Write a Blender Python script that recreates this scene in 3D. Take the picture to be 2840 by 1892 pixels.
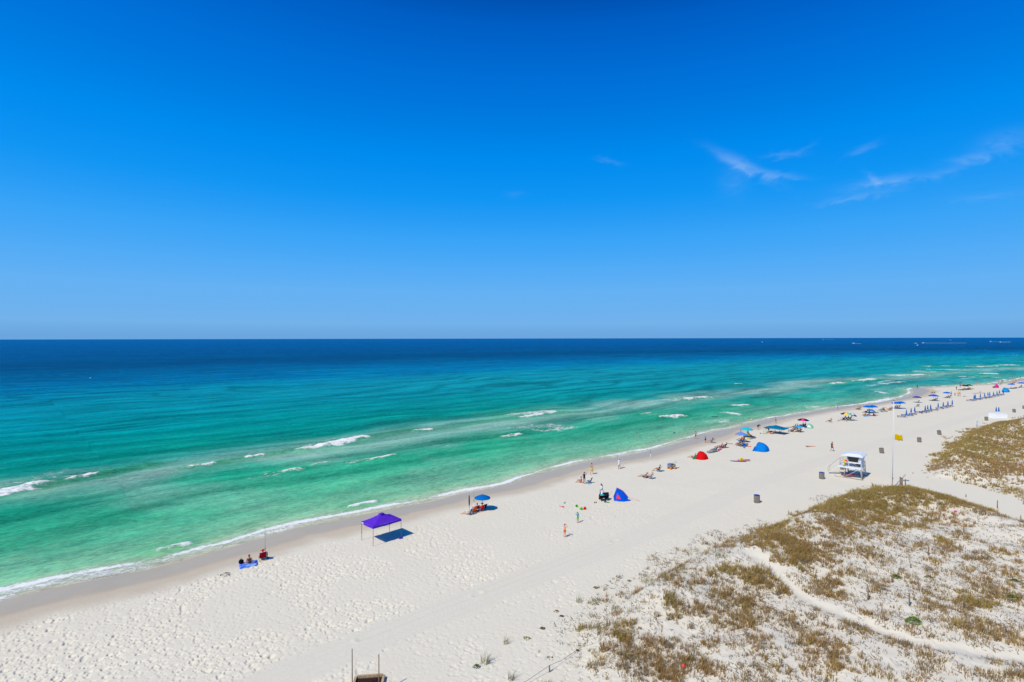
import bpy, bmesh, math, random
import numpy as np
from mathutils import Vector, Matrix

for o in list(bpy.data.objects):
    bpy.data.objects.remove(o)
scene = bpy.context.scene
C = scene.collection
R = math.radians
random.seed(7)
RNG = np.random.default_rng(11)

# ------------------------------------------------------------------ camera
CAM_H, F_PX, W_PX, H_PX = 21.3, 1480.0, 2840.0, 1892.0
PITCH, ROLL = -0.29, 0.11                 # degrees
cam_d = bpy.data.cameras.new('camera')
cam_d.sensor_width = 36.0
cam_d.lens = 36.0 * F_PX / W_PX
cam_d.clip_start = 0.1
cam_d.clip_end = 200000.0
cam = bpy.data.objects.new('camera', cam_d)
C.objects.link(cam)
cam_m = Matrix.Rotation(R(90 + PITCH), 4, 'X') @ Matrix.Rotation(R(-ROLL), 4, 'Z')
cam_m.translation = (0, 0, CAM_H)
cam.matrix_world = cam_m
scene.camera = cam
scene.render.resolution_x, scene.render.resolution_y = 1024, 682

# ------------------------------------------------------------------ sky and sun
SUN_EL = 50.0
SUN_AZ = math.atan2(-0.69, -0.72)           # behind and to the left of the camera
world = bpy.data.worlds.new('World')
scene.world = world
world.use_nodes = True
wn, wl = world.node_tree.nodes, world.node_tree.links
wn.clear()

def nd(nodes, typ, **kw):
    n = nodes.new(typ)
    for k, v in kw.items():
        setattr(n, k, v)
    return n

def mth(nodes, links, op, a, b=None, c=None, clamp=False):
    n = nodes.new('ShaderNodeMath'); n.operation = op; n.use_clamp = clamp
    for i, v in enumerate((a, b, c)):
        if v is None: continue
        if isinstance(v, (int, float)): n.inputs[i].default_value = v
        else: links.new(v, n.inputs[i])
    return n.outputs[0]

sky = nd(wn, 'ShaderNodeTexSky', sky_type='NISHITA', sun_disc=False)
sky.sun_elevation = R(SUN_EL)
sky.sun_rotation = SUN_AZ
sky.altitude = 0.0
sky.air_density = 1.0
sky.dust_density = 0.3
sky.ozone_density = 1.0
sep = nd(wn, 'ShaderNodeSeparateColor'); wl.new(sky.outputs[0], sep.inputs[0])
# grade the physical sky: its red-to-blue ratio (how much air one looks through) picks the blue
airm = mth(wn, wl, 'DIVIDE', sep.outputs[0], mth(wn, wl, 'MAXIMUM', sep.outputs[2], 0.001))
GRADE = [(0.335, (0, 34, 96)), (0.344, (0, 66, 152)), (0.349, (0, 90, 192)), (0.359, (0, 108, 212)), (0.392, (0, 139, 238)), (0.424, (18, 150, 244)), (0.484, (58, 164, 247)),
         (0.58, (84, 172, 246)), (0.72, (101, 177, 243)), (1.25, (116, 178, 234)), (1.55, (108, 166, 223))]
rp = nd(wn, 'ShaderNodeValToRGB'); rp.color_ramp.interpolation = 'LINEAR'
for i, (t_, c_) in enumerate(GRADE):
    ps = (t_ - 0.3) / 1.3
    e_ = rp.color_ramp.elements[i] if i < 2 else rp.color_ramp.elements.new(ps)
    e_.position = ps
    e_.color = (*[((v / 255) / 12.92 if v <= 10 else ((v / 255 + 0.055) / 1.055) ** 2.4) for v in c_], 1)
wl.new(mth(wn, wl, 'DIVIDE', mth(wn, wl, 'SUBTRACT', airm, 0.3), 1.3), rp.inputs[0])
comb = nd(wn, 'ShaderNodeMix', data_type='RGBA', blend_type='MULTIPLY'); comb.inputs[0].default_value = 1.0
wl.new(rp.outputs[0], comb.inputs[6]); comb.inputs[7].default_value = (10, 10, 10, 1)
# thin wisps of high cloud, by direction
tc = nd(wn, 'ShaderNodeTexCoord')
sx = nd(wn, 'ShaderNodeSeparateXYZ'); wl.new(tc.outputs['Generated'], sx.inputs[0])
yy = mth(wn, wl, 'MAXIMUM', sx.outputs[1], 0.05)
U = mth(wn, wl, 'DIVIDE', sx.outputs[0], yy)
V = mth(wn, wl, 'DIVIDE', sx.outputs[2], yy)
WISPS = [  # px, py, half length, half width, angle up to the right (degrees), strength
    (2065, 462, 95, 17, -27, 0.62), (2150, 487, 80, 10, -6, 0.40), (2035, 505, 45, 42, 20, 0.16),
    (2175, 430, 55, 9, 5, 0.24), (2385, 548, 115, 11, 9, 0.36), (2455, 508, 110, 18, 9, 0.52), (2425, 500, 30, 9, -35, 0.42),
    (2390, 417, 52, 9, 24, 0.22), (2700, 440, 85, 15, 10, 0.36), (2790, 395, 95, 34, 12, 0.26), (2620, 480, 85, 12, 16, 0.22),
    (2740, 548, 110, 14, 5, 0.18), (1690, 445, 40, 8, -10, 0.13), (1430, 540, 30, 12, 0, 0.1), (2230, 415, 40, 7, 30, 0.1)]
nz = nd(wn, 'ShaderNodeTexNoise'); nz.inputs['Scale'].default_value = 1.0
nz.inputs['Detail'].default_value = 5.0; nz.inputs['Roughness'].default_value = 0.55
nz.inputs['Distortion'].default_value = 1.3
cv = nd(wn, 'ShaderNodeCombineXYZ')
wl.new(mth(wn, wl, 'ADD', mth(wn, wl, 'MULTIPLY', U, 17.0), mth(wn, wl, 'MULTIPLY', V, 9.0)), cv.inputs[0])
wl.new(mth(wn, wl, 'SUBTRACT', mth(wn, wl, 'MULTIPLY', V, 44.0), mth(wn, wl, 'MULTIPLY', U, 8.0)), cv.inputs[1])
wl.new(cv.outputs[0], nz.inputs['Vector'])
nzv = nz.outputs[0]
nzm = mth(wn, wl, 'MULTIPLY', mth(wn, wl, 'SUBTRACT', nzv, 0.22), 2.5, clamp=True)
warp = mth(wn, wl, 'MULTIPLY', mth(wn, wl, 'SUBTRACT', nzv, 0.5), 0.03)
tot = None
for (px, py, hl, hw, an, st) in WISPS:
    u0, v0 = (px - 1420) / F_PX, (938.5 - py) / F_PX
    hl, hw, st = hl * .82, hw * .8, st * .70
    ca, sa = math.cos(R(an)), math.sin(R(an))
    du = mth(wn, wl, 'SUBTRACT', U, u0); dv = mth(wn, wl, 'ADD', mth(wn, wl, 'SUBTRACT', V, v0), warp)
    a = mth(wn, wl, 'DIVIDE', mth(wn, wl, 'ADD', mth(wn, wl, 'MULTIPLY', du, ca), mth(wn, wl, 'MULTIPLY', dv, sa)), hl / F_PX)
    b = mth(wn, wl, 'DIVIDE', mth(wn, wl, 'SUBTRACT', mth(wn, wl, 'MULTIPLY', dv, ca), mth(wn, wl, 'MULTIPLY', du, sa)), hw / F_PX)
    r2 = mth(wn, wl, 'ADD', mth(wn, wl, 'MULTIPLY', a, a), mth(wn, wl, 'MULTIPLY', b, b))
    e = mth(wn, wl, 'MULTIPLY', mth(wn, wl, 'EXPONENT', mth(wn, wl, 'MULTIPLY', r2, -1.0)), st)
    tot = e if tot is None else mth(wn, wl, 'ADD', tot, e)
fwd = mth(wn, wl, 'GREATER_THAN', sx.outputs[1], 0.05)
cm = mth(wn, wl, 'MULTIPLY', mth(wn, wl, 'MULTIPLY', tot, nzm), fwd, clamp=True)
mixc = nd(wn, 'ShaderNodeMix', data_type='RGBA')
wl.new(cm, mixc.inputs[0]); wl.new(comb.outputs[2], mixc.inputs[6])
mixc.inputs[7].default_value = (3.4, 5.7, 9.4, 1)
bg = nd(wn, 'ShaderNodeBackground'); bg.inputs[1].default_value = 0.1
wl.new(mixc.outputs[2], bg.inputs[0])
wo = nd(wn, 'ShaderNodeOutputWorld'); wl.new(bg.outputs[0], wo.inputs[0])

world.cycles.sampling_method = 'MANUAL'; world.cycles.sample_map_resolution = 256
sun_d = bpy.data.lights.new('sun', 'SUN')
sun_d.energy = 4.1
sun_d.angle = R(0.53)
sun_d.color = (1.0, 0.90, 0.74)
sun = bpy.data.objects.new('sun', sun_d); C.objects.link(sun)
ce = math.cos(R(SUN_EL))
SUN_DIR = Vector((math.sin(SUN_AZ) * ce, math.cos(SUN_AZ) * ce, math.sin(R(SUN_EL))))
sun.rotation_euler = SUN_DIR.to_track_quat('Z', 'Y').to_euler()
sun.location = (-40, -40, 60)

vs = scene.view_settings
vs.view_transform = 'Standard'; vs.look = 'None'; vs.gamma = 1.0; vs.exposure = 0.0
vs.use_curve_mapping = False

# ------------------------------------------------------------------ numeric helpers
SEA_Z = -0.70
CM = np.array(cam_m)[:3, :3]

def ray(px, py):
    px = np.asarray(px, float); py = np.asarray(py, float)
    d = np.stack([(px - W_PX / 2) / F_PX, -(py - H_PX / 2) / F_PX, -np.ones_like(px)], -1)
    return d @ CM.T

def on_plane(px, py, z=0.0):
    d = ray(px, py)
    t = (z - CAM_H) / d[..., 2]
    return d[..., 0] * t, d[..., 1] * t

def hash2(ix, iy, seed):
    n = (ix * 374761393 + iy * 668265263 + seed * 982451653) & 0xffffffff
    n = ((n ^ (n >> 13)) * 1274126177) & 0xffffffff
    return ((n ^ (n >> 16)) & 0xffffff) / float(0xffffff)

def vnoise(x, y, seed=0):
    ix = np.floor(x).astype(np.int64); iy = np.floor(y).astype(np.int64)
    fx = x - ix; fy = y - iy
    fx = fx * fx * fx * (fx * (fx * 6 - 15) + 10); fy = fy * fy * fy * (fy * (fy * 6 - 15) + 10)
    a = hash2(ix, iy, seed); b = hash2(ix + 1, iy, seed)
    c = hash2(ix, iy + 1, seed); d = hash2(ix + 1, iy + 1, seed)
    return (a * (1 - fx) + b * fx) * (1 - fy) + (c * (1 - fx) + d * fx) * fy

def fbm(x, y, seed=0, oct=4, gain=0.5):
    s = 0.0; a = 1.0; t = 0.0
    for i in range(oct):
        s = s + a * vnoise(x * 2 ** i + 17.3 * i, y * 2 ** i - 9.1 * i, seed + i)
        t += a; a *= gain
    return s / t

def sstep(a, b, x):
    t = np.clip((x - a) / (b - a), 0, 1)
    return t * t * (3 - 2 * t)

def pdist(x, y, poly, want_s=False):
    """distance to a polyline (and arc length of the nearest point)"""
    if x.size < 4000:
        P_ = np.asarray(poly, float); a_ = P_[:-1]; v_ = P_[1:] - a_; L2_ = (v_ ** 2).sum(1); xf = x.ravel()[:, None]; yf = y.ravel()[:, None]
        t_ = np.clip(((xf - a_[:, 0]) * v_[:, 0] + (yf - a_[:, 1]) * v_[:, 1]) / L2_, 0, 1)
        d2 = (xf - a_[:, 0] - t_ * v_[:, 0]) ** 2 + (yf - a_[:, 1] - t_ * v_[:, 1]) ** 2
        k = d2.argmin(1); r_ = np.arange(len(k)); d_ = np.sqrt(d2[r_, k]).reshape(x.shape)
        if not want_s: return d_
        L_ = np.sqrt(L2_); s0_ = np.concatenate([[0], np.cumsum(L_)[:-1]])
        return d_, (s0_[k] + t_[r_, k] * L_[k]).reshape(x.shape)
    best = np.full(x.shape, 1e18); bs = np.zeros(x.shape); s0 = 0.0
    for (ax, ay), (bx, by) in zip(poly[:-1], poly[1:]):
        vx, vy = bx - ax, by - ay
        L2 = vx * vx + vy * vy; L = math.sqrt(L2)
        t = np.clip(((x - ax) * vx + (y - ay) * vy) / L2, 0, 1)
        d2 = (x - ax - t * vx) ** 2 + (y - ay - t * vy) ** 2
        m = d2 < best
        best = np.where(m, d2, best)
        if want_s: bs = np.where(m, s0 + t * L, bs)
        s0 += L
    return (np.sqrt(best), bs) if want_s else np.sqrt(best)

def inside(x, y, poly):
    c = np.zeros(x.shape, bool); n = len(poly)
    if x.size < 4000:
        P_ = np.asarray(poly, float); Q_ = np.roll(P_, -1, 0); xf = x.ravel()[:, None]; yf = y.ravel()[:, None]
        den = np.where(Q_[:, 1] == P_[:, 1], 1e-12, Q_[:, 1] - P_[:, 1])
        m = ((P_[:, 1] > yf) != (Q_[:, 1] > yf)) & (xf < (Q_[:, 0] - P_[:, 0]) * (yf - P_[:, 1]) / den + P_[:, 0])
        return (m.sum(1) % 2 == 1).reshape(x.shape)
    for i in range(n):
        ax, ay = poly[i]; bx, by = poly[(i + 1) % n]
        if ay == by: continue
        m = ((ay > y) != (by > y)) & (x < (bx - ax) * (y - ay) / (by - ay) + ax)
        c ^= m
    return c

def smooth_poly(p, n=2):
    p = [tuple(q) for q in p]
    for _ in range(n):
        q = [p[0]]
        for a, b in zip(p[:-1], p[1:]):
            q.append((a[0] * .75 + b[0] * .25, a[1] * .75 + b[1] * .25))
            q.append((a[0] * .25 + b[0] * .75, a[1] * .25 + b[1] * .75))
        q.append(p[-1]); p = q
    return p

def px_poly(pts, z=0.0):
    a = np.array(pts, float)
    X, Y = on_plane(a[:, 0], a[:, 1], z)
    return list(zip(X.tolist(), Y.tolist()))

# ------------------------------------------------------------------ the lie of the land
COAST_PX = [(-700, 1880), (-400, 1775), (-150, 1706), (0, 1668), (119, 1638), (268, 1606), (357, 1591), (401, 1582), (476, 1564),
    (565, 1538), (640, 1519), (702, 1500), (804, 1468), (855, 1459), (982, 1433), (1085, 1412), (1200, 1391), (1276, 1369),
    (1353, 1356), (1417, 1344), (1455, 1327), (1531, 1307), (1608, 1285), (1672, 1274), (1735, 1264), (1800, 1251), (1859, 1235),
    (1912, 1220), (1955, 1206), (1990, 1195), (2019, 1191), (2050, 1183), (2104, 1170), (2146, 1160), (2200, 1152), (2265, 1140),
    (2319, 1131), (2395, 1123), (2428, 1117), (2467, 1110), (2504, 1104), (2528, 1096), (2536, 1086), (2527, 1078), (2568, 1074.5),
    (2662, 1070), (2708, 1068), (2755, 1065), (2783, 1060), (2819, 1055), (2845, 1048), (3000, 1034), (3300, 1015), (3900, 996)]
COAST = smooth_poly(px_poly(COAST_PX, SEA_Z), 1)
cx0, cy0 = COAST[0]; cx1, cy1 = COAST[-1]
SEA_POLY = COAST + [(cx1 + 60000, cy1 + 40000), (cx1 + 60000, 300000), (-300000, 300000), (-300000, cy0 - 300000)]

def coast(x, y):
    """signed distance, positive on land; arc length along the shore"""
    d, s = pdist(x, y, COAST, True)
    return np.where(inside(x, y, SEA_POLY), -d, d), s

DUNE1 = px_poly([(1500, 2300), (1530, 1960), (1585, 1840), (1590, 1745), (1700, 1650), (1800, 1590), (1920, 1515), (2010, 1478),
                 (2190, 1440), (2290, 1385), (2400, 1358), (2480, 1348), (2560, 1358), (2700, 1398), (2840, 1443), (3300, 1560), (3300, 2300)])
DUNE2 = px_poly([(2545, 1325), (2560, 1290), (2600, 1258), (2640, 1222), (2700, 1188), (2790, 1167), (2850, 1157), (3200, 1120), (3300, 1500),
                 (2840, 1396), (2740, 1352), (2640, 1335)])
RIDGES = [(px_poly([(2230, 1430), (2330, 1385), (2480, 1362), (2600, 1385), (2720, 1418), (2840, 1462)], 1.0), 0.72, 3.6),
          (px_poly([(1830, 1640), (1960, 1580), (2080, 1545), (2200, 1495), (2280, 1440)], 0.8), 0.8, 3.0),
          (px_poly([(2180, 1590), (2300, 1540), (2400, 1480)], 0.8), 0.45, 3.0),
          (px_poly([(1640, 1800), (1780, 1720), (1900, 1660)], 0.5), 0.35, 2.4),
          (px_poly([(2610, 1262), (2700, 1205), (2790, 1180), (2900, 1165)], 1.0), 1.3, 4.5),
          (px_poly([(2650, 1300), (2760, 1290), (2900, 1330)], 1.0), 0.6, 4.0)]
HOLLOW = px_poly([(2080, 1560), (2150, 1600), (2230, 1655), (2330, 1700), (2430, 1738), (2540, 1775), (2680, 1800), (2900, 1822)], 0.4)
DTRACK = px_poly([(500, 2010), (740, 1890), (969, 1798), (1144, 1727), (1340, 1650), (1540, 1575), (1710, 1508), (1850, 1452), (2000, 1385),
                  (2111, 1335), (2260, 1282), (2420, 1235), (2560, 1195), (2700, 1155), (2900, 1105)])
GROOVES = [px_poly([(1950, 1335), (2012, 1307), (2100, 1277), (2200, 1260), (2330, 1246)]), px_poly([(1640, 1440), (1760, 1395), (1900, 1340), (2060, 1290)]),
           px_poly([(1700, 1500), (1850, 1435), (2000, 1370), (2140, 1310)]), px_poly([(1320, 1650), (1540, 1566), (1710, 1498)]),
           px_poly([(1000, 1772), (1144, 1716), (1330, 1644)])]

def dune_in(x, y):
    m = np.zeros(x.shape)
    for P, soft in ((DUNE1, 5.0), (DUNE2, 7.0)):
        ins = inside(x, y, P)
        d = pdist(x, y, P + [P[0]])
        m = np.maximum(m, np.where(ins, sstep(0, soft, d), 0))
    return m

def terrain_z(x, y, sd=None):
    x = np.asarray(x, float); y = np.asarray(y, float)
    if sd is None: sd, _ = coast(x, y)
    z = np.where(sd < 6.5, SEA_Z * (1 - sstep(-0.5, 1.0, sd / 6.5) * 0 - np.clip(sd / 6.5, -1e9, 1)), 0.0)
    z = np.where((sd > 0) & (sd < 6.5), SEA_Z * (1 - sstep(0, 1, 0.5 + 0.5 * np.clip(sd / 6.5, 0, 1)) * 2 + 1) * 1.0, z)
    z = np.where(sd <= 0, SEA_Z + np.maximum(sd, -60) * 0.12, z)
    z = z + 0.05 * (fbm(x / 9, y / 9, 3, 3) - 0.5) * sstep(4, 9, sd)
    m = dune_in(x, y)
    h = 0.28 * m + m * 0.60 * (fbm(x / 5.0, y / 5.0, 21, 4) - 0.35)
    mm = sstep(0, 0.5, m)
    for P, a, s in RIDGES:
        h = h + mm * a * np.exp(-(pdist(x, y, P) / s) ** 2)
    h = h - m * 0.25 * np.exp(-(pdist(x, y, HOLLOW) / 0.9) ** 2)
    return z + h

def hit(px, py):
    """where a pixel's line of sight meets the ground"""
    px = np.atleast_1d(np.asarray(px, float)); py = np.atleast_1d(np.asarray(py, float))
    z = np.zeros(px.shape)
    for _ in range(7):
        X, Y = on_plane(px, py, z)
        z = 0.5 * z + 0.5 * terrain_z(X, Y)
    X, Y = on_plane(px, py, z)
    return X, Y, terrain_z(X, Y)

def G(px, py):
    X, Y, Z = hit(px, py)
    return Vector((float(X[0]), float(Y[0]), float(Z[0])))

def at_depth(px, py, Y):
    d = ray(px, py); t = Y / d[1]
    return Vector((float(d[0] * t), float(Y), float(CAM_H + d[2] * t)))

def GS(px, py):
    X, Y = on_plane(px, py, SEA_Z)
    return Vector((float(X), float(Y), SEA_Z))

# ------------------------------------------------------------------ materials
def lin(c):
    return tuple(((v / 255) / 12.92 if v / 255 <= 0.04045 else ((v / 255 + 0.055) / 1.055) ** 2.4) for v in c)

MATS = {}
def mat(name, col, rough=0.7, var=0.08, scale=6.0, spec=0.3, metal=0.0, bump=0.0, bscale=40.0, col2=None, alpha=1.0, trans=0.0):
    """a procedural material: base colour broken up by noise, optional fine relief"""
    if name in MATS: return MATS[name]
    m = bpy.data.materials.new(name); m.use_nodes = True
    n, l = m.node_tree.nodes, m.node_tree.links
    p = n['Principled BSDF']
    t = nd(n, 'ShaderNodeTexCoord'); nz = nd(n, 'ShaderNodeTexNoise')
    nz.inputs['Scale'].default_value = scale; nz.inputs['Detail'].default_value = 5
    l.new(t.outputs['Object'], nz.inputs['Vector'])
    mx = nd(n, 'ShaderNodeMix', data_type='RGBA')
    c2 = col2 if col2 else tuple(min(1, v * (1 + var)) for v in col)
    c1 = tuple(v * (1 - var) for v in col) if not col2 else col
    mx.inputs[6].default_value = (*c1, 1); mx.inputs[7].default_value = (*c2, 1)
    cr = nd(n, 'ShaderNodeMapRange'); cr.inputs[1].default_value = 0.35; cr.inputs[2].default_value = 0.65
    l.new(nz.outputs[0], cr.inputs[0]); l.new(cr.outputs[0], mx.inputs[0]); l.new(mx.outputs[2], p.inputs['Base Color'])
    p.inputs['Roughness'].default_value = rough; p.inputs['Specular IOR Level'].default_value = spec
    p.inputs['Metallic'].default_value = metal
    if bump:
        nb = nd(n, 'ShaderNodeTexNoise'); nb.inputs['Scale'].default_value = bscale; nb.inputs['Detail'].default_value = 4
        l.new(t.outputs['Object'], nb.inputs['Vector'])
        bp = nd(n, 'ShaderNodeBump'); bp.inputs['Strength'].default_value = bump; bp.inputs['Distance'].default_value = 0.02
        l.new(nb.outputs[0], bp.inputs['Height']); l.new(bp.outputs[0], p.inputs['Normal'])
    if trans:   # thin cloth lets some light through
        tr = nd(n, 'ShaderNodeBsdfTranslucent'); l.new(mx.outputs[2], tr.inputs[0])
        ms = nd(n, 'ShaderNodeMixShader'); ms.inputs[0].default_value = trans
        l.new(p.outputs[0], ms.inputs[1]); l.new(tr.outputs[0], ms.inputs[2])
        l.new(ms.outputs[0], n['Material Output'].inputs[0])
    if alpha < 1: p.inputs['Alpha'].default_value = alpha
    MATS[name] = m
    return m

def mk_mesh(name, V, F, smooth=False):
    me = bpy.data.meshes.new(name)
    me.from_pydata([tuple(v) for v in V], [], F)
    if smooth:
        me.polygons.foreach_set('use_smooth', [True] * len(me.polygons))
    me.update()
    return me

def grid_mesh(name, X, Y, Z, keep, attrs, cols=None, smooth=True):
    """mesh from 2-D arrays of vertices, keeping the quads marked in keep"""
    nr, nc = X.shape
    idx = np.arange(nr * nc).reshape(nr, nc)
    q = np.stack([idx[:-1, :-1], idx[:-1, 1:], idx[1:, 1:], idx[1:, :-1]], -1)[keep]
    used = np.zeros(nr * nc, bool); used[q.ravel()] = True
    remap = np.cumsum(used) - 1
    q = remap[q].astype(np.int32)
    co = np.stack([X, Y, Z], -1).reshape(-1, 3)[used].astype(np.float32)
    me = bpy.data.meshes.new(name)
    me.vertices.add(len(co)); me.vertices.foreach_set('co', co.ravel())
    me.loops.add(q.size); me.loops.foreach_set('vertex_index', q.ravel())
    me.polygons.add(len(q))
    me.polygons.foreach_set('loop_start', np.arange(0, q.size, 4, dtype=np.int32))
    me.polygons.foreach_set('loop_total', np.full(len(q), 4, np.int32))
    if smooth: me.polygons.foreach_set('use_smooth', np.ones(len(q), bool))
    for k, a in attrs.items():
        at = me.attributes.new(k, 'FLOAT', 'POINT'); at.data.foreach_set('value', a.ravel()[used].astype(np.float32))
    for k, a in (cols or {}).items():
        at = me.attributes.new(k, 'FLOAT_COLOR', 'POINT')
        c4 = np.ones((used.sum(), 4), np.float32); c4[:, :3] = a.reshape(-1, 3)[used]
        at.data.foreach_set('color', c4.ravel())
    me.update(); me.validate()
    return me

def link_obj(name, me, material=None, parent=None, **props):
    o = bpy.data.objects.new(name, me); C.objects.link(o)
    if material is not None: me.materials.append(material)
    if parent is not None: o.parent = parent
    for k, v in props.items(): o[k] = v
    return o

# ------------------------------------------------------------------ sand
def fan(tans, depths):
    T, D = np.meshgrid(tans, depths)
    return T * D, D

def steps(lo, hi, fine_lo, fine_hi, fine, coarse):
    a = np.arange(lo, fine_lo, coarse); b = np.arange(fine_lo, fine_hi, fine); c = np.arange(fine_hi, hi + coarse, coarse)
    return np.concatenate([a, b, c])

tan_s = (steps(-900, 4700, -60, 2900, 2.1, 45) - 1420) / F_PX
dy = np.concatenate([np.array([4, 7, 11, 16, 23, 31]), np.arange(40, 260, 2.0), np.arange(260, 430, 1.6), np.arange(430, 975, 1.3), np.arange(975, 1500, 40), [1700, 2100, 3000]])
SX, SY = fan(tan_s, (CAM_H * F_PX / dy)[::-1])
sd, ss = coast(SX, SY)
SZ = terrain_z(SX, SY, sd)
tr_d = pdist(SX, SY, DTRACK)
dm = dune_in(SX, SY)
trackm = 1 - sstep(1.25, 2.0, tr_d + 0.35 * (fbm(SX / 2, SY / 2, 5, 2) - 0.5))
wetline = 5.1 + 2.6 * (fbm(ss / 14, ss * 0 + 3, 9, 3) - 0.5) + 0.8 * (fbm(SX / 1.5, SY / 1.5, 31, 3) - 0.5)
wet = 1 - sstep(wetline - 1.3, wetline + 0.2, sd)
damp = 1 - sstep(wetline + 0.4, wetline + 3.2, sd + 1.0 * (fbm(SX / 3, SY / 3, 33, 3) - 0.5))
footm = sstep(1.2, 3.4, sd - wetline) * (1 - trackm) * (1 - 0.75 * dm)
footm *= 0.28 + 0.72 * sstep(0.36, 0.6, fbm(SX / 4.5, SY / 4.5, 41, 4))
# trodden sand right of the tracks is softer, wind-smoothed
side = ((SX - np.interp(SY, [p[1] for p in DTRACK], [p[0] for p in DTRACK])) > 0)
footm *= np.where(side, 0.62, 1.0)

def dimples(x, y, cell, seed, ln, hw, bias, dens=1.0):
    """footprints, one per cell of a jittered grid: a steep heel on one side, then a long shallow scuff"""
    h = np.zeros(x.shape)
    ix = np.floor(x / cell).astype(np.int64); iy = np.floor(y / cell).astype(np.int64)
    for dx in (-1, 0, 1):
        for dy_ in (-1, 0, 1):
            jx, jy = ix + dx, iy + dy_
            cx = (jx + hash2(jx, jy, seed)) * cell; cy = (jy + hash2(jx, jy, seed + 1)) * cell
            an = bias + (hash2(jx, jy, seed + 2) - 0.5) * 1.5
            sc = 0.55 + 0.9 * hash2(jx, jy, seed + 3) ** 1.6
            on = hash2(jx, jy, seed + 4) < dens
            ca, sa = np.cos(an), np.sin(an)
            a = ((x - cx) * ca + (y - cy) * sa) / sc; b = ((y - cy) * ca - (x - cx) * sa) / (hw * sc)
            d_ = sstep(-0.035, 0.045, a) * np.clip(1 - a / ln, 0, 1) * np.exp(-b ** 4)
            rim_ = np.exp(-((a + 0.07) / 0.06) ** 2) * np.exp(-b * b)
            h += np.where(on, sc * (0.22 * rim_ - d_), 0)
    return h

near = SY < 130
foot = np.zeros(SX.shape)
xs, ys = SX[near], SY[near]
foot[near] = dimples(xs, ys, 0.31, 51, 0.30, 0.10, R(48), 0.62) + dimples(xs + 31, ys - 17, 0.50, 61, 0.40, 0.13, R(35), 0.45)
lump = fbm(SX / 0.55, SY / 0.55, 71, 3) - 0.5
heap = fbm(SX / 2.3, SY / 2.3, 75, 2) - 0.5
fade = 1 - 0.72 * sstep(46, 78, SY)
SZ = SZ + footm * fade * (0.068 * foot + 0.016 * lump) + footm * 0.035 * heap
# wheel lines
lines = np.sin((tr_d + 0.06 * fbm(SX / 3, SY / 3, 81, 2)) * 9.0)
SZ = SZ + trackm * (0.014 * lines + 0.012 * (fbm(SX / 0.8, SY / 0.8, 83, 3) - 0.5) - 0.03)
for gpoly in GROOVES:
    gd = pdist(SX, SY, gpoly)
    SZ = SZ - 0.05 * np.exp(-(gd / 0.22) ** 2) + 0.02 * np.exp(-((gd - 0.45) / 0.15) ** 2)
# wind ripples and hummocks in the dunes
SZ = SZ + dm * (0.09 * (fbm(SX / 1.1, SY / 1.1, 91, 3) - 0.5) + 0.05 * dimples(SX, SY, 1.3, 95, 0.8, 0.3, 0.5, 0.7) * (SY < 90))
big = (sd[:-1, :-1] > -14) | (sd[1:, 1:] > -14)
sand_me = grid_mesh('sand', SX, SY, SZ, big, {'wet': wet, 'damp': damp, 'track': trackm, 'dune': dm})

ms = bpy.data.materials.new('sand'); ms.use_nodes = True
n, l = ms.node_tree.nodes, ms.node_tree.links
p = n['Principled BSDF']
def attr(n, k):
    a = nd(n, 'ShaderNodeAttribute'); a.attribute_name = k; return a
def mixrgb(n, l, f, a, b):
    m = nd(n, 'ShaderNodeMix', data_type='RGBA')
    for i, v in ((0, f), (6, a), (7, b)):
        if isinstance(v, tuple): m.inputs[i].default_value = (*v, 1) if len(v) == 3 else v
        elif isinstance(v, (int, float)): m.inputs[i].default_value = v
        else: l.new(v, m.inputs[i])
    return m.outputs[2]
def noise(n, l, scale, detail=4, vec=None, rough=0.55, dist=0.0):
    t = nd(n, 'ShaderNodeTexNoise'); t.inputs['Scale'].default_value = scale; t.inputs['Detail'].default_value = detail
    t.inputs['Roughness'].default_value = rough; t.inputs['Distortion'].default_value = dist
    if vec is not None: l.new(vec, t.inputs['Vector'])
    return t.outputs[0]
pos = nd(n, 'ShaderNodeNewGeometry').outputs['Position']
SAND_DRY, SAND_DRY2 = (0.715, 0.662, 0.525), (0.640, 0.582, 0.450)
dry = mixrgb(n, l, mth(n, l, 'MULTIPLY', mth(n, l, 'SUBTRACT', noise(n, l, 0.16, 5, pos), 0.35), 2.0, clamp=True), SAND_DRY, (0.690, 0.635, 0.500))
dry = mixrgb(n, l, mth(n, l, 'MULTIPLY', mth(n, l, 'SUBTRACT', noise(n, l, 9.0, 4, pos, 0.7), 0.5), 2.2, clamp=True), dry, SAND_DRY2)
dry = mixrgb(n, l, mth(n, l, 'MULTIPLY', attr(n, 'track').outputs['Fac'], 0.75), dry, (0.675, 0.626, 0.505))
dry = mixrgb(n, l, attr(n, 'dune').outputs['Fac'], dry, (0.69, 0.638, 0.515))
dampc = mixrgb(n, l, attr(n, 'damp').outputs['Fac'], dry, (0.54, 0.465, 0.35))
wetc = mixrgb(n, l, noise(n, l, 0.5, 3, pos), (0.46, 0.37, 0.245), (0.52, 0.425, 0.29))
wf = attr(n, 'wet').outputs['Fac']
l.new(mixrgb(n, l, wf, dampc, wetc), p.inputs['Base Color'])
l.new(mth(n, l, 'SUBTRACT', 0.95, mth(n, l, 'MULTIPLY', wf, 0.62)), p.inputs['Roughness'])
l.new(mth(n, l, 'ADD', 0.05, mth(n, l, 'MULTIPLY', wf, 0.12)), p.inputs['Specular IOR Level'])
bp = nd(n, 'ShaderNodeBump'); bp.inputs['Distance'].default_value = 0.05
l.new(mth(n, l, 'MULTIPLY', mth(n, l, 'SUBTRACT', 1.0, wf), 0.5), bp.inputs['Strength'])
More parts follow.
